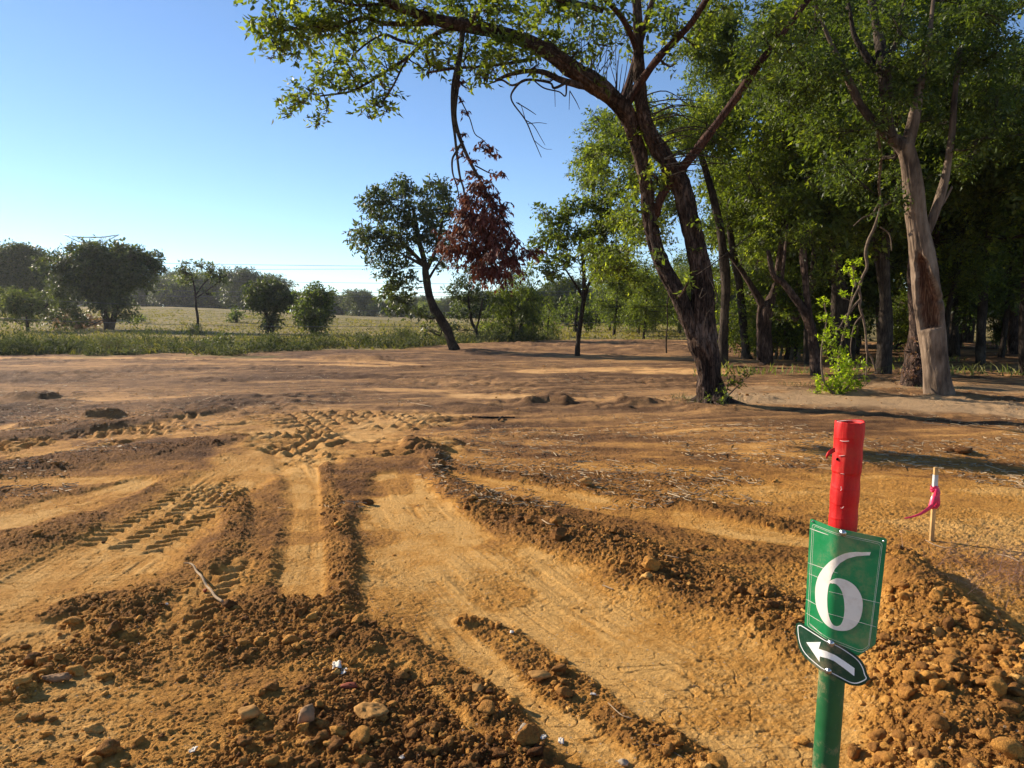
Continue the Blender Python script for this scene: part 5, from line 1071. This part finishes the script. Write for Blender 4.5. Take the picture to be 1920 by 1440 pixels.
        ret = bmesh.ops.extrude_face_region(bm, geom=bm.faces[:]); nv = {e for e in ret['geom'] if isinstance(e, bmesh.types.BMVert)}
        bm.verts.index_update()
        vv = list(bm.verts); S = [v.co.x for v in vv]; Z = [v.co.y for v in vv]; O = np.array([off if v in nv else off - thick for v in vv])
        c = np.array([cen(q)[:2] for q in Z]); base_ = plan(np.array(S), 0); up = plan(np.array(S), 1.0) - base_; xy = base_ + up * O[:, None] + c
        for v, q, z in zip(vv, xy, Z): v.co = (q[0], q[1], z)
        bmesh.ops.recalc_face_normals(bm, faces=bm.faces)
        me = bpy.data.meshes.new(name); bm.to_mesh(me); bm.free(); o = link(name, me, m, parent)
        return o
    def zp(lst, off=0.0, close_smooth=0):       # list of points in the 4.233x zoom of the photograph
        out = [unp(1460 + a / 4.2333, 960 + b / 4.2333, off) for a, b in lst]
        if close_smooth:
            q = np.array(out); n_ = len(q); o2 = []
            for i in range(n_):
                p0, p1, p2, p3 = q[i - 1], q[i], q[(i + 1) % n_], q[(i + 2) % n_]
                for t in np.arange(close_smooth) / close_smooth: o2.append(.5 * (2 * p1 + (p2 - p0) * t + (2 * p0 - 5 * p1 + 4 * p2 - p3) * t * t + (3 * p1 - p0 - 3 * p2 + p3) * t ** 3))
            out = [tuple(v) for v in o2]
        return out
    def rnd(c, rad, n_=5):               # round polygon corners
        out = []; k = len(c)
        for i in range(k):
            p = np.array(c[i]); a = np.array(c[i - 1]); b_ = np.array(c[(i + 1) % k]); da = unit(a - p); db = unit(b_ - p); rr = min(rad, np.linalg.norm(a - p) * .45, np.linalg.norm(b_ - p) * .45)
            for t in np.linspace(0, 1, n_): out.append(tuple((1 - t) ** 2 * (p + da * rr) + 2 * t * (1 - t) * p + t * t * (p + db * rr)))
        return out
    gm = plain('green_sign_enamel', (.004, .20, .060), .30, .5, 0, .06, 8); wm = plain('cream_sign_print', (.74, .68, .60), .35, .4, 0, .04, 20); dk = plain('dark_green_enamel', (.006, .045, .022), .25, .5, 0, .1, 8); wt = plain('white_sign_print', (.80, .80, .78), .3, .4, 0, .03, 20)
    dusty(gm, .35); dusty(wm, .35); dusty(dk, .35); dusty(wt, .3)
    plate = sheet('number_plate', rnd(zp([(250, 50), (862, 212), (768, 1055), (632, 1143), (203, 930)]), .006), .0, .0014, gm, root)
    def band(outer, w_, off, m_, parent, name, rr=.008):
        cen_ = np.mean(outer, 0); o = rnd(outer, rr); k = len(outer)
        inn = []
        for i in range(k):
            p = np.array(outer[i]); a = unit(np.array(outer[i - 1]) - p); b_ = unit(np.array(outer[(i + 1) % k]) - p); bis = a + b_; sn = abs(a[0] * b_[1] - a[1] * b_[0]); inn.append(tuple(p + bis * w_ / max(sn, .3)))
        return sheet(name, o, off, .0002, m_, parent, [rnd(inn, max(rr - w_, .002))[::-1]])
    band(zp([(267, 92), (826, 245), (718, 1082), (655, 1118), (226, 905)]), .00065, .0003, wm, plate, 'border_line')
    band(zp([(280, 108), (812, 256), (712, 1070), (650, 1100), (240, 893)]), .00045, .0003, wm, plate, 'border_line')
    six = zp([(724, 340), (660, 320), (590, 319), (520, 332), (455, 362), (400, 400), (352, 450), (315, 510), (294, 585), (290, 660), (297, 735), (318, 800), (350, 862), (395, 908), (445, 934), (500, 943), (555, 937), (602, 912), (638, 868), (660, 805), (668, 740), (662, 685), (640, 632), (605, 585), (560, 552), (505, 531), (455, 527), (412, 537)], 0, 3)
    # crisp tip and crotch: splice the inner edge
    six = six[:len(six) - 3] + zp([(412, 537), (424, 498), (448, 450), (488, 405), (545, 370), (620, 350), (700, 344), (724, 343)])
    hole = zp([(402, 573), (428, 566), (458, 574), (485, 600), (505, 640), (518, 695), (523, 760), (519, 820), (508, 865), (490, 896), (465, 906), (440, 900), (418, 876), (402, 835), (391, 785), (386, 720), (388, 650)], 0, 3)
    sheet('numeral_six', six, .0004, .0003, wm, plate, [hole[::-1]])
    # thin scratches across the plate
    for a, b_, w_ in (((232, 402), (470, 485), 2.2), ((240, 488), (430, 568), 2), ((400, 630), (805, 722), 2), ((395, 805), (775, 912), 2), ((220, 692), (300, 735), 2.2), ((218, 800), (350, 880), 2), ((248, 130), (395, 182), 3.2), ((248, 885), (345, 972), 3.2)):
        n_ = max(2, int(math.hypot(b_[0] - a[0], b_[1] - a[1]) / 40)); up_ = [(a[0] + (b_[0] - a[0]) * t, a[1] + (b_[1] - a[1]) * t - w_ * (1 - abs(2 * t - 1) * .6)) for t in np.linspace(0, 1, n_ + 1)]
        dn_ = [(x_, y_ + 2 * w_ * (1 - abs(2 * t - 1) * .6)) for (x_, y_), t in zip(up_, np.linspace(0, 1, n_ + 1))]
        sheet('scratch', zp(up_ + dn_[::-1]), .0006, .0002, wm, plate)
    # arrow plate
    OFF = .0045
    outl = [(135, 905), (150, 882), (180, 885), (280, 950), (380, 1012), (470, 1048), (560, 1100), (640, 1160), (685, 1225), (705, 1290), (725, 1325), (700, 1345), (680, 1368), (630, 1380), (560, 1372), (490, 1335), (400, 1290), (300, 1235), (195, 1140), (150, 1040)]
    apl = sheet('arrow_plate', zp(outl, OFF, 3), OFF, .0014, dk, root)
    def off_loop(lp, w_):
        q = np.array(lp); t = np.roll(q, -1, 0) - np.roll(q, 1, 0); t = unit(t); nrm = np.stack([-t[:, 1], t[:, 0]], 1); ar_ = .5 * np.sum(q[:, 0] * np.roll(q[:, 1], -1) - np.roll(q[:, 0], -1) * q[:, 1]); nrm = nrm if ar_ > 0 else -nrm
        return [tuple(v) for v in q + nrm * w_]
    ol = zp([(150, 915), (165, 897), (190, 905), (285, 965), (385, 1025), (470, 1062), (555, 1115), (628, 1172), (668, 1232), (686, 1290), (700, 1320), (675, 1342), (620, 1362), (565, 1354), (495, 1318), (405, 1272), (310, 1218), (212, 1128), (165, 1035)], OFF, 3)
    sheet('border_line', ol, OFF + .0003, .0002, wt, apl, [off_loop(ol, .0020)[::-1]])
    sheet('arrow', zp([(220, 1034), (335, 1032), (318, 1085), (380, 1105), (450, 1136), (525, 1185), (602, 1240), (600, 1302), (520, 1240), (440, 1182), (385, 1160), (328, 1145), (325, 1190)], OFF), OFF + .0004, .0003, wt, apl)
    # screws
    ms = plain('screw_steel', (.55, .53, .50), .28, .6, .9, .1, 60)
    def screw(zx, zy, off, rad, par):
        s, z = zp([(zx, zy)], off)[0]; q = to3([s], [z], off)[0]; n3 = np.append(plan(np.array([s]), 1)[0] - plan(np.array([s]))[0], 0)
        a = np.cross(n3, [0, 0, 1.0]); up_ = np.array([0, 0, 1.0]); prof = [(0, rad * 1.0), (.0010, rad), (.0012, rad * .62), (.0030, rad * .56), (.0042, rad * .42), (.0048, rad * .2), (.0049, .0001)]
        V_ = []; sg = 24
        for h_, r_ in prof:
            for k in range(sg): V_.append(q + n3 * h_ + (a * math.cos(k / sg * 6.28318) + up_ * math.sin(k / sg * 6.28318)) * r_)
        Fc_ = [[i_ * sg + k, i_ * sg + (k + 1) % sg, (i_ + 1) * sg + (k + 1) % sg, (i_ + 1) * sg + k] for i_ in range(len(prof) - 1) for k in range(sg)]
        link('screw', np_mesh('screw', np.array(V_), np.array(Fc_), None, True), ms, par)
    screw(509, 167, .0006, .0075, plate); screw(415, 1043, OFF + .0006, .0075, apl); screw(395, 1262, OFF + .0006, .0068, apl)
    screw(833, 232, .0004, .0022, plate); screw(272, 74, .0004, .0022, plate)
post()
# ------------------------------------------------------------------ survey stake with pink ribbon
def stake():
    b0 = base(1746, 1014); Y = b0[1]; root = empty('survey_stake', b0, 'thin wooden survey stake with pink ribbon tied round it', 'stake')
    top = P(1755, 876, Y); bt = P(1746, 1020, Y); bt = np.array([bt[0], bt[1], b0[2] - .05]); hw = 4.1 / F * Y; wd = plain('pine_lath', (.50, .31, .12), .8, .2, 0, .3, 14, .002)
    def box(name, a, b, w_, d_, m):
        bm = bmesh.new(); bmesh.ops.create_cube(bm, size=1)
        ax = Vector(b - a); L_ = ax.length; z = ax.normalized(); x = Vector((1, .25, 0)); x = (x - z * x.dot(z)).normalized(); y = z.cross(x); mid = Vector((a + b) / 2)
        for v in bm.verts: v.co = mid + x * (v.co.x * w_) + y * (v.co.y * d_) + z * (v.co.z * L_)
        bmesh.ops.bevel(bm, geom=bm.edges[:], offset=.0015, segments=2, affect='EDGES'); me = bpy.data.meshes.new(name); bm.to_mesh(me); bm.free(); return link(name, me, m, root)
    box('lath', bt, top, hw * 2, .018, wd)
    t = lambda y_: bt + (top - bt) * ((P(1750, y_, Y)[2] - bt[2]) / (top[2] - bt[2]))
    box('paint_band', t(913), t(890), hw * 2 + .003, .021, plain('worn_white_paint', (.55, .55, .52), .7, .2, 0, .2, 30))
    pm = plain('pink_flagging', (.75, .03, .10), .35, .5, 0, .25, 25)
    # ribbon: wrap and knotted bunch, then a tapering tail
    V = []; Fc = []
    def strip(pts, ws, tw):
        p = smooth_pts(np.column_stack([pts, ws]), 8); n_ = len(p); o = sum(len(v) for v in V); T_ = unit(np.gradient(p[:, :3], axis=0)); ang = np.linspace(0, tw, n_)
        s_ = unit(np.cross(T_, [0, 1.0, 0])); q = np.cross(T_, s_); wv = (s_ * np.cos(ang)[:, None] + q * np.sin(ang)[:, None]) * p[:, 3:4]; nn_ = np.cross(T_, unit(wv)) * .0012
        V.append(np.concatenate([p[:, :3] - wv + nn_, p[:, :3] + wv + nn_, p[:, :3] - wv - nn_, p[:, :3] + wv - nn_]))
        for a in range(n_ - 1): Fc.extend([[o + a, o + a + 1, o + n_ + a + 1, o + n_ + a], [o + 2 * n_ + a, o + 3 * n_ + a, o + 3 * n_ + a + 1, o + 2 * n_ + a + 1], [o + a, o + 2 * n_ + a, o + 2 * n_ + a + 1, o + a + 1], [o + n_ + a, o + n_ + a + 1, o + 3 * n_ + a + 1, o + 3 * n_ + a]])
    k = Y / F
    strip([P(1758, 915, Y - .02), P(1757, 925, Y - .025), P(1752, 935, Y - .03), P(1747, 945, Y - .03), P(1743, 951, Y - .03)], [3.2 * k, 5.5 * k, 6 * k, 5 * k, 3 * k], 1.2)
    strip([P(1757, 922, Y - .03), P(1758, 938, Y - .03), P(1756, 948, Y - .03), P(1750, 950, Y - .03)], [3 * k, 4.5 * k, 4.5 * k, 2 * k], .8)
    strip([P(1748, 948, Y - .03), P(1738, 956, Y - .04), P(1725, 964, Y - .05), P(1710, 969, Y - .05), P(1696, 972, Y - .05)], [4 * k, 3.2 * k, 2.2 * k, 1.6 * k, 1.2 * k], .5)
    th = np.linspace(0, 6.2831, 16)
    for zz in (914, 919, 950):
        c = t(zz); strip([c + np.array([math.cos(a) * hw * 1.35, math.sin(a) * .016, .004 * math.sin(3 * a)]) for a in th], [3.0 * k] * 16, 0)
    link('pink_ribbon', np_mesh('pink_ribbon', np.concatenate(V), np.array(Fc), None, True), pm, root)
stake()

# ------------------------------------------------------------------ stones, sticks and scraps one can point to
M['stone'] = plain('pale_stone', (.34, .27, .19), .8, .3, 0, .35, 22, .006); M['white'] = plain('white_scrap', (.62, .56, .47), .8, .15, 0, .1, 20); M['yellowstone'] = plain('yellow_sandstone', (.36, .19, .06), .95, .1, 0, .45, 18, .01); M['redclay'] = plain('red_clay', (.28, .07, .035), .85, .2, 0, .3, 20, .006); M['greyslab'] = plain('grey_bark_slab', (.26, .15, .075), .9, .2, 0, .4, 16, .01)
rock('stone', 465, 1350, .060, 'fist-sized angular tan stone lying alone on the soil, lower left foreground', 'stone', M['yellowstone'], 501, .85, facet=7, sink=.15)
rock('stone', 697, 1338, .085, 'flat yellow sandstone lump half buried in the foreground clods', 'stone', M['yellowstone'], 502, .4, facet=4, sink=.4)
rock('stone', 573, 1355, .045, 'dark wedge-shaped stone standing upright right of the fist-sized tan stone', 'stone', M['greyslab'], 503, 1.3, facet=6, sink=.2)
rock('bark_slab', 108, 1278, .10, 'long flat greyish slab lying on the clods at the left', 'slab', M['greyslab'], 504, .22, (1.2, .5, 1), .25, 6, sink=.1)
rock('stone', 897, 1297, .042, 'rounded orange stone sitting on the clod row in the bottom centre', 'stone', M['yellowstone'], 505, .85, facet=6, sink=.2)
rock('stone', 1100, 911, .075, 'lone round orange stone on the thin clod row right of centre', 'stone', M['yellowstone'], 506, .85, facet=5, sink=.15)
rock('stone', 830, 874, .055, 'angular brown clod at the left tip of the thin clod row', 'clod', M['clod'], 507, .8, facet=5, sink=.2, var=.3)
rock('stone', 690, 945, .05, 'dark clod near the top of the dark clod strip', 'clod', M['clod'], 508, .7, facet=4, sink=.3, var=.2)
rock('stone', 1218, 1068, .07, 'large orange clod on top of the main clod row', 'clod', M['clod'], 509, .85, facet=4, sink=.2, var=.6)
rock('stone', 990, 1400, .058, 'largest brown stone of the cluster at the bottom centre', 'stone', M['clod'], 510, .9, facet=5, sink=.15, var=.45)
rock('stone', 985, 1372, .036, 'round pale grey stone behind the largest brown stone at the bottom centre', 'stone', M['stone'], 511, .8, facet=5, sink=.2)
rock('stone', 918, 1395, .028, 'small cube-shaped brown clod left of the bottom-centre stone cluster', 'clod', M['clod'], 512, .9, facet=7, sink=.1, var=.4)
rock('stone', 1010, 1272, .06, 'flat yellow stone in the gravelly patch above the bottom-centre stones', 'stone', M['yellowstone'], 513, .5, facet=4, sink=.3)
rock('stone', 1060, 1305, .045, 'brown clod right of the flat yellow stone in the gravelly patch', 'clod', M['clod'], 514, .7, facet=4, sink=.2, var=.45)
rock('stone', 960, 1187, .018, 'small white pebble in the middle of the pale track', 'pebble', M['white'], 515, .6, facet=5, sink=.2)
rock('stone', 313, 1135, .012, 'tiny round white pebble left of the curved stick', 'pebble', M['white'], 516, .9, facet=2, sink=.2)
rock('stone', 700, 850, .03, 'small brown clod beside the tread-marked patch', 'clod', M['clod'], 517, .8, facet=4, sink=.2, var=.3)
rock('stone', 385, 1110, .02, 'dark red clod touching the curved stick', 'clod', M['redclay'], 518, .8, facet=4, sink=.2)
rock('stone', 655, 1290, .035, 'rusty red clay piece beside the white scrap in the foreground', 'clod', M['redclay'], 519, .5, (1.4, .7, 1), .3, 4, sink=.3)
rock('stone', 1170, 1435, .026, 'smooth pale oval pebble at the bottom edge', 'pebble', M['stone'], 520, .7, facet=2, sink=.2)
rock('stone', 430, 1140, .05, 'crumbly dark clod at the root end of the curved stick', 'clod', M['clod'], 521, .75, facet=3, sink=.25, var=.1, am=.4)
rock('stone', 215, 1185, .05, 'uppermost of the big clods piled at the left foreground', 'clod', M['clod'], 522, .8, facet=4, sink=.25, var=.3)
rock('stone', 60, 1245, .055, 'rounded big clod left of and above the flat slab', 'clod', M['clod'], 523, .7, facet=3, sink=.25, var=.3)
rock('stone', 205, 1415, .045, 'brown clod near the bottom left of the foreground', 'clod', M['clod'], 524, .75, facet=4, sink=.25, var=.4)
rock('root_clump', 1795, 850, .13, 'dark clump of roots and soil on the ground above the survey stake', 'root clump', M['clod'], 525, .45, (1.3, .8, 1), .1, 3, sink=.3, var=.05, am=.5)
for k, (x, y, s) in enumerate([(1697, 1098, .055), (1702, 1118, .05), (1672, 1120, .045), (1812, 1130, .06), (1830, 1165, .05), (1800, 1270, .05), (1757, 1285, .05), (1700, 1300, .055), (1870, 1290, .055), (1890, 1325, .05), (1760, 1355, .06), (1850, 1380, .055), (1640, 1400, .045), (1655, 1425, .05), (1600, 1410, .045), (1730, 1425, .05), (1875, 1270, .045), (1820, 1430, .06), (1690, 1380, .05), (1900, 1410, .06), (1660, 1200, .04), (1690, 1250, .042), (1790, 1210, .045)]):
    rock('dirt_clod', x, y + 8, s * rgp.uniform(.6, .85), 'large rounded orange clod in the loose pile beside the marker post', 'clod', M['clod'], 540 + k, .8, facet=int(rgp.integers(2, 6)), group='large clods in the pile by the marker post', sink=.3, var=float(rgp.uniform(.35, .65)), am=.34)
for k, (x, y, s) in enumerate([(880, 940, .05), (900, 915, .05), (972, 938, .045), (987, 940, .045), (945, 950, .045), (993, 980, .06), (1045, 985, .07), (1045, 1010, .09), (1110, 1005, .05), (1150, 1000, .05), (1160, 1015, .05), (1385, 1112, .05), (1080, 865, .03), (1015, 892, .035), (975, 890, .03), (1060, 905, .03), (1260, 912, .03), (930, 885, .03), (1320, 1030, .035), (1290, 1035, .035)]):
    rock('row_clod', x, y, s * .8, 'brown clod pushed up along the main clod row right of the pale track', 'clod', M['clod'], 580 + k, .75, facet=int(rgp.integers(3, 7)), group='large clods along the main clod row', sink=.25, var=float(rgp.uniform(.25, .5)), am=.34)
def stick(pts, label, m, name='stick', cat='stick', lift=.01, extra=()):
    b0 = base(pts[0][0], pts[0][1]); root_pts = []
    for q in pts:
        g = base(q[0], q[1] + (q[3] if len(q) > 3 else 0)); root_pts.append((g[0], g[1], g[2] + lift + (q[4] if len(q) > 4 else 0)))
    r = [q[2] / F * g_[1] for q, g_ in zip(pts, root_pts)]; tb = Tubes(); tb.add(np.array(root_pts) - b0, r, 8, .2, 3, 6)
    for a, b_, rr in extra:
        g1 = base(*a); g2 = base(*b_); tb.add(np.array([g1 + (0, 0, lift), (g1 + g2) / 2 + (0, 0, lift * 1.6), g2 + (0, 0, lift)]) - b0, [rr / F * g1[1]] * 3, 6, smooth=3)
    o = link(name, tb.mesh(name), m); o.location = b0; tag(o, label, cat); return o
stick([(345, 1064, 1), (356, 1065, 1.5), (364, 1070, 1.9), (369, 1080, 2), (379, 1091, 2.3), (388, 1108, 2.4), (396, 1116, 2.6), (404, 1128, 2.6), (418, 1138, 2.8)], 'curved pale stick poking out of the soil in the left foreground', M['palewood'], lift=.03)
stick([(885, 784, 1.6), (920, 785, 2), (965, 785, 1.4)], 'straight dark stick lying on the ground in the middle of the clearing', M['barkdark'], lift=.02, extra=[((935, 790), (942, 784), 2)])
stick([(1130, 1120 - 20, 1.2), (1150, 1108, 1.2)], 'short pale twig on the pale track', M['palewood'])
stick([(1140, 1322, .8), (1165, 1345, .9), (1185, 1352, .6)], 'thin straw stem by the gravelly patch at the bottom', M['palewood'], lift=.01)
stick([(1185, 1400, .8), (1235, 1402, .8), (1280, 1425, .6)], 'fine root strand at the bottom edge left of the post', M['twig'])
stick([(1735, 1015, .8), (1752, 1024, .9), (1775, 1030, .8), (1790, 1028, .6)], 'thin curved pale root at the foot of the survey stake', M['palewood'])
stick([(1870, 1042, 1.2), (1890, 1046, 1.4), (1912, 1056, 1)], 'pale twig at the right edge beyond the survey stake', M['palewood'])
stick([(770, 756, .8), (790, 760, 1), (812, 764, .8)], 'pale twig behind the tread-marked patch', M['palewood'])
stick([(1246, 1042, .8), (1270, 1048, 1), (1290, 1052, .8)], 'pale straw stem lying on the main clod row', M['palewood'])
stick([(1016, 977, 1), (1028, 984, 1.2), (1040, 986, 1)], 'pale twig stuck in the upper clod row', M['palewood'])
stick([(632, 1385, 1.2), (630, 1398, 1.6), (627, 1408, 1)], 'short white curved stem at the bottom left of centre', M['palewood'])
def scrap(px, py, s, label, seed, m=M['white'], cat='scrap'):
    rg = np.random.default_rng(seed); b0 = base(px, py); n_ = 9; u = np.linspace(-1, 1, n_); X, Y_ = np.meshgrid(u, u); Z = .5 * (vnoise(X * 2 + seed, Y_ * 2, seed) - .3) + .35 * np.abs(vnoise(X * 3.5, Y_ * 3.5 + seed, seed + 1) - .5)
    e = 1 + .35 * (vnoise(X * 2.2, Y_ * 2.2, seed + 4) - .5); V = np.stack([X * s * e, Y_ * s * .6 * e, (Z + .3) * s], -1).reshape(-1, 3); V2 = V - (0, 0, .0015)
    i = np.arange(n_ - 1)[:, None] * n_ + np.arange(n_ - 1)[None]; q = np.stack([i, i + 1, i + n_ + 1, i + n_], -1).reshape(-1, 4); N_ = n_ * n_
    bd = list(range(n_)) + [k * n_ + n_ - 1 for k in range(1, n_)] + list(range(N_ - 2, N_ - n_ - 1, -1)) + [k * n_ for k in range(n_ - 2, 0, -1)]
    sd = [[bd[k], bd[k] + N_, bd[(k + 1) % len(bd)] + N_, bd[(k + 1) % len(bd)]] for k in range(len(bd))]
    a = rg.uniform(0, 6); c, s_ = math.cos(a), math.sin(a); A = np.concatenate([V, V2]); A = np.stack([A[:, 0] * c - A[:, 1] * s_, A[:, 0] * s_ + A[:, 1] * c, A[:, 2]], 1)
    o = link('litter_scrap', np_mesh('litter_scrap', A, np.concatenate([q, q[:, ::-1] + N_, np.array(sd)]), None, False), m); o.location = b0; tag(o, label, cat)
scrap(632, 1252, .032, 'crumpled white scrap among the clods in the centre foreground', 601)
scrap(645, 1262, .022, 'torn corner of white litter just right of the crumpled white scrap', 602)
scrap(568, 1340, .014, 'small white chip on top of the dark wedge stone', 603)
scrap(362, 1408, .016, 'white chip near the bottom edge, left part', 604)
scrap(1018, 1385, .016, 'white shard beside the largest brown stone at the bottom centre', 605)
scrap(1052, 1392, .018, 'white flat shard, rightmost by the bottom-centre stones', 606)
scrap(755, 1420, .012, 'white splinter at the bottom edge left of the stone cluster', 607)
scrap(1112, 1303, .012, 'pale stone chip at the right end of the gravelly patch', 608)
scrap(262, 1205, .012, 'white chip among the big clods at the left', 609)
# ------------------------------------------------------------------ thin haze, also standing in for the lens flare veil
bm = bmesh.new(); bmesh.ops.create_cube(bm, size=1); me = bpy.data.meshes.new('haze'); bm.to_mesh(me); bm.free()
hm = bpy.data.materials.new('haze_air'); hm.use_nodes = True; hn = hm.node_tree; hn.nodes.remove(hn.nodes['Principled BSDF'])
pv = hn.nodes.new('ShaderNodeVolumePrincipled'); pv.inputs['Density'].default_value = .00018; pv.inputs['Color'].default_value = (.93, .96, 1, 1); pv.inputs['Anisotropy'].default_value = .55
hn.links.new(pv.outputs[0], hn.nodes['Material Output'].inputs['Volume'])
hz = link('haze', me, hm); hz.scale = (700, 400, 24); hz.location = (0, 165, 9); tag(hz, 'thin haze over the meadow and clearing, also standing in for lens flare', 'haze', kind='stuff')
print('done')
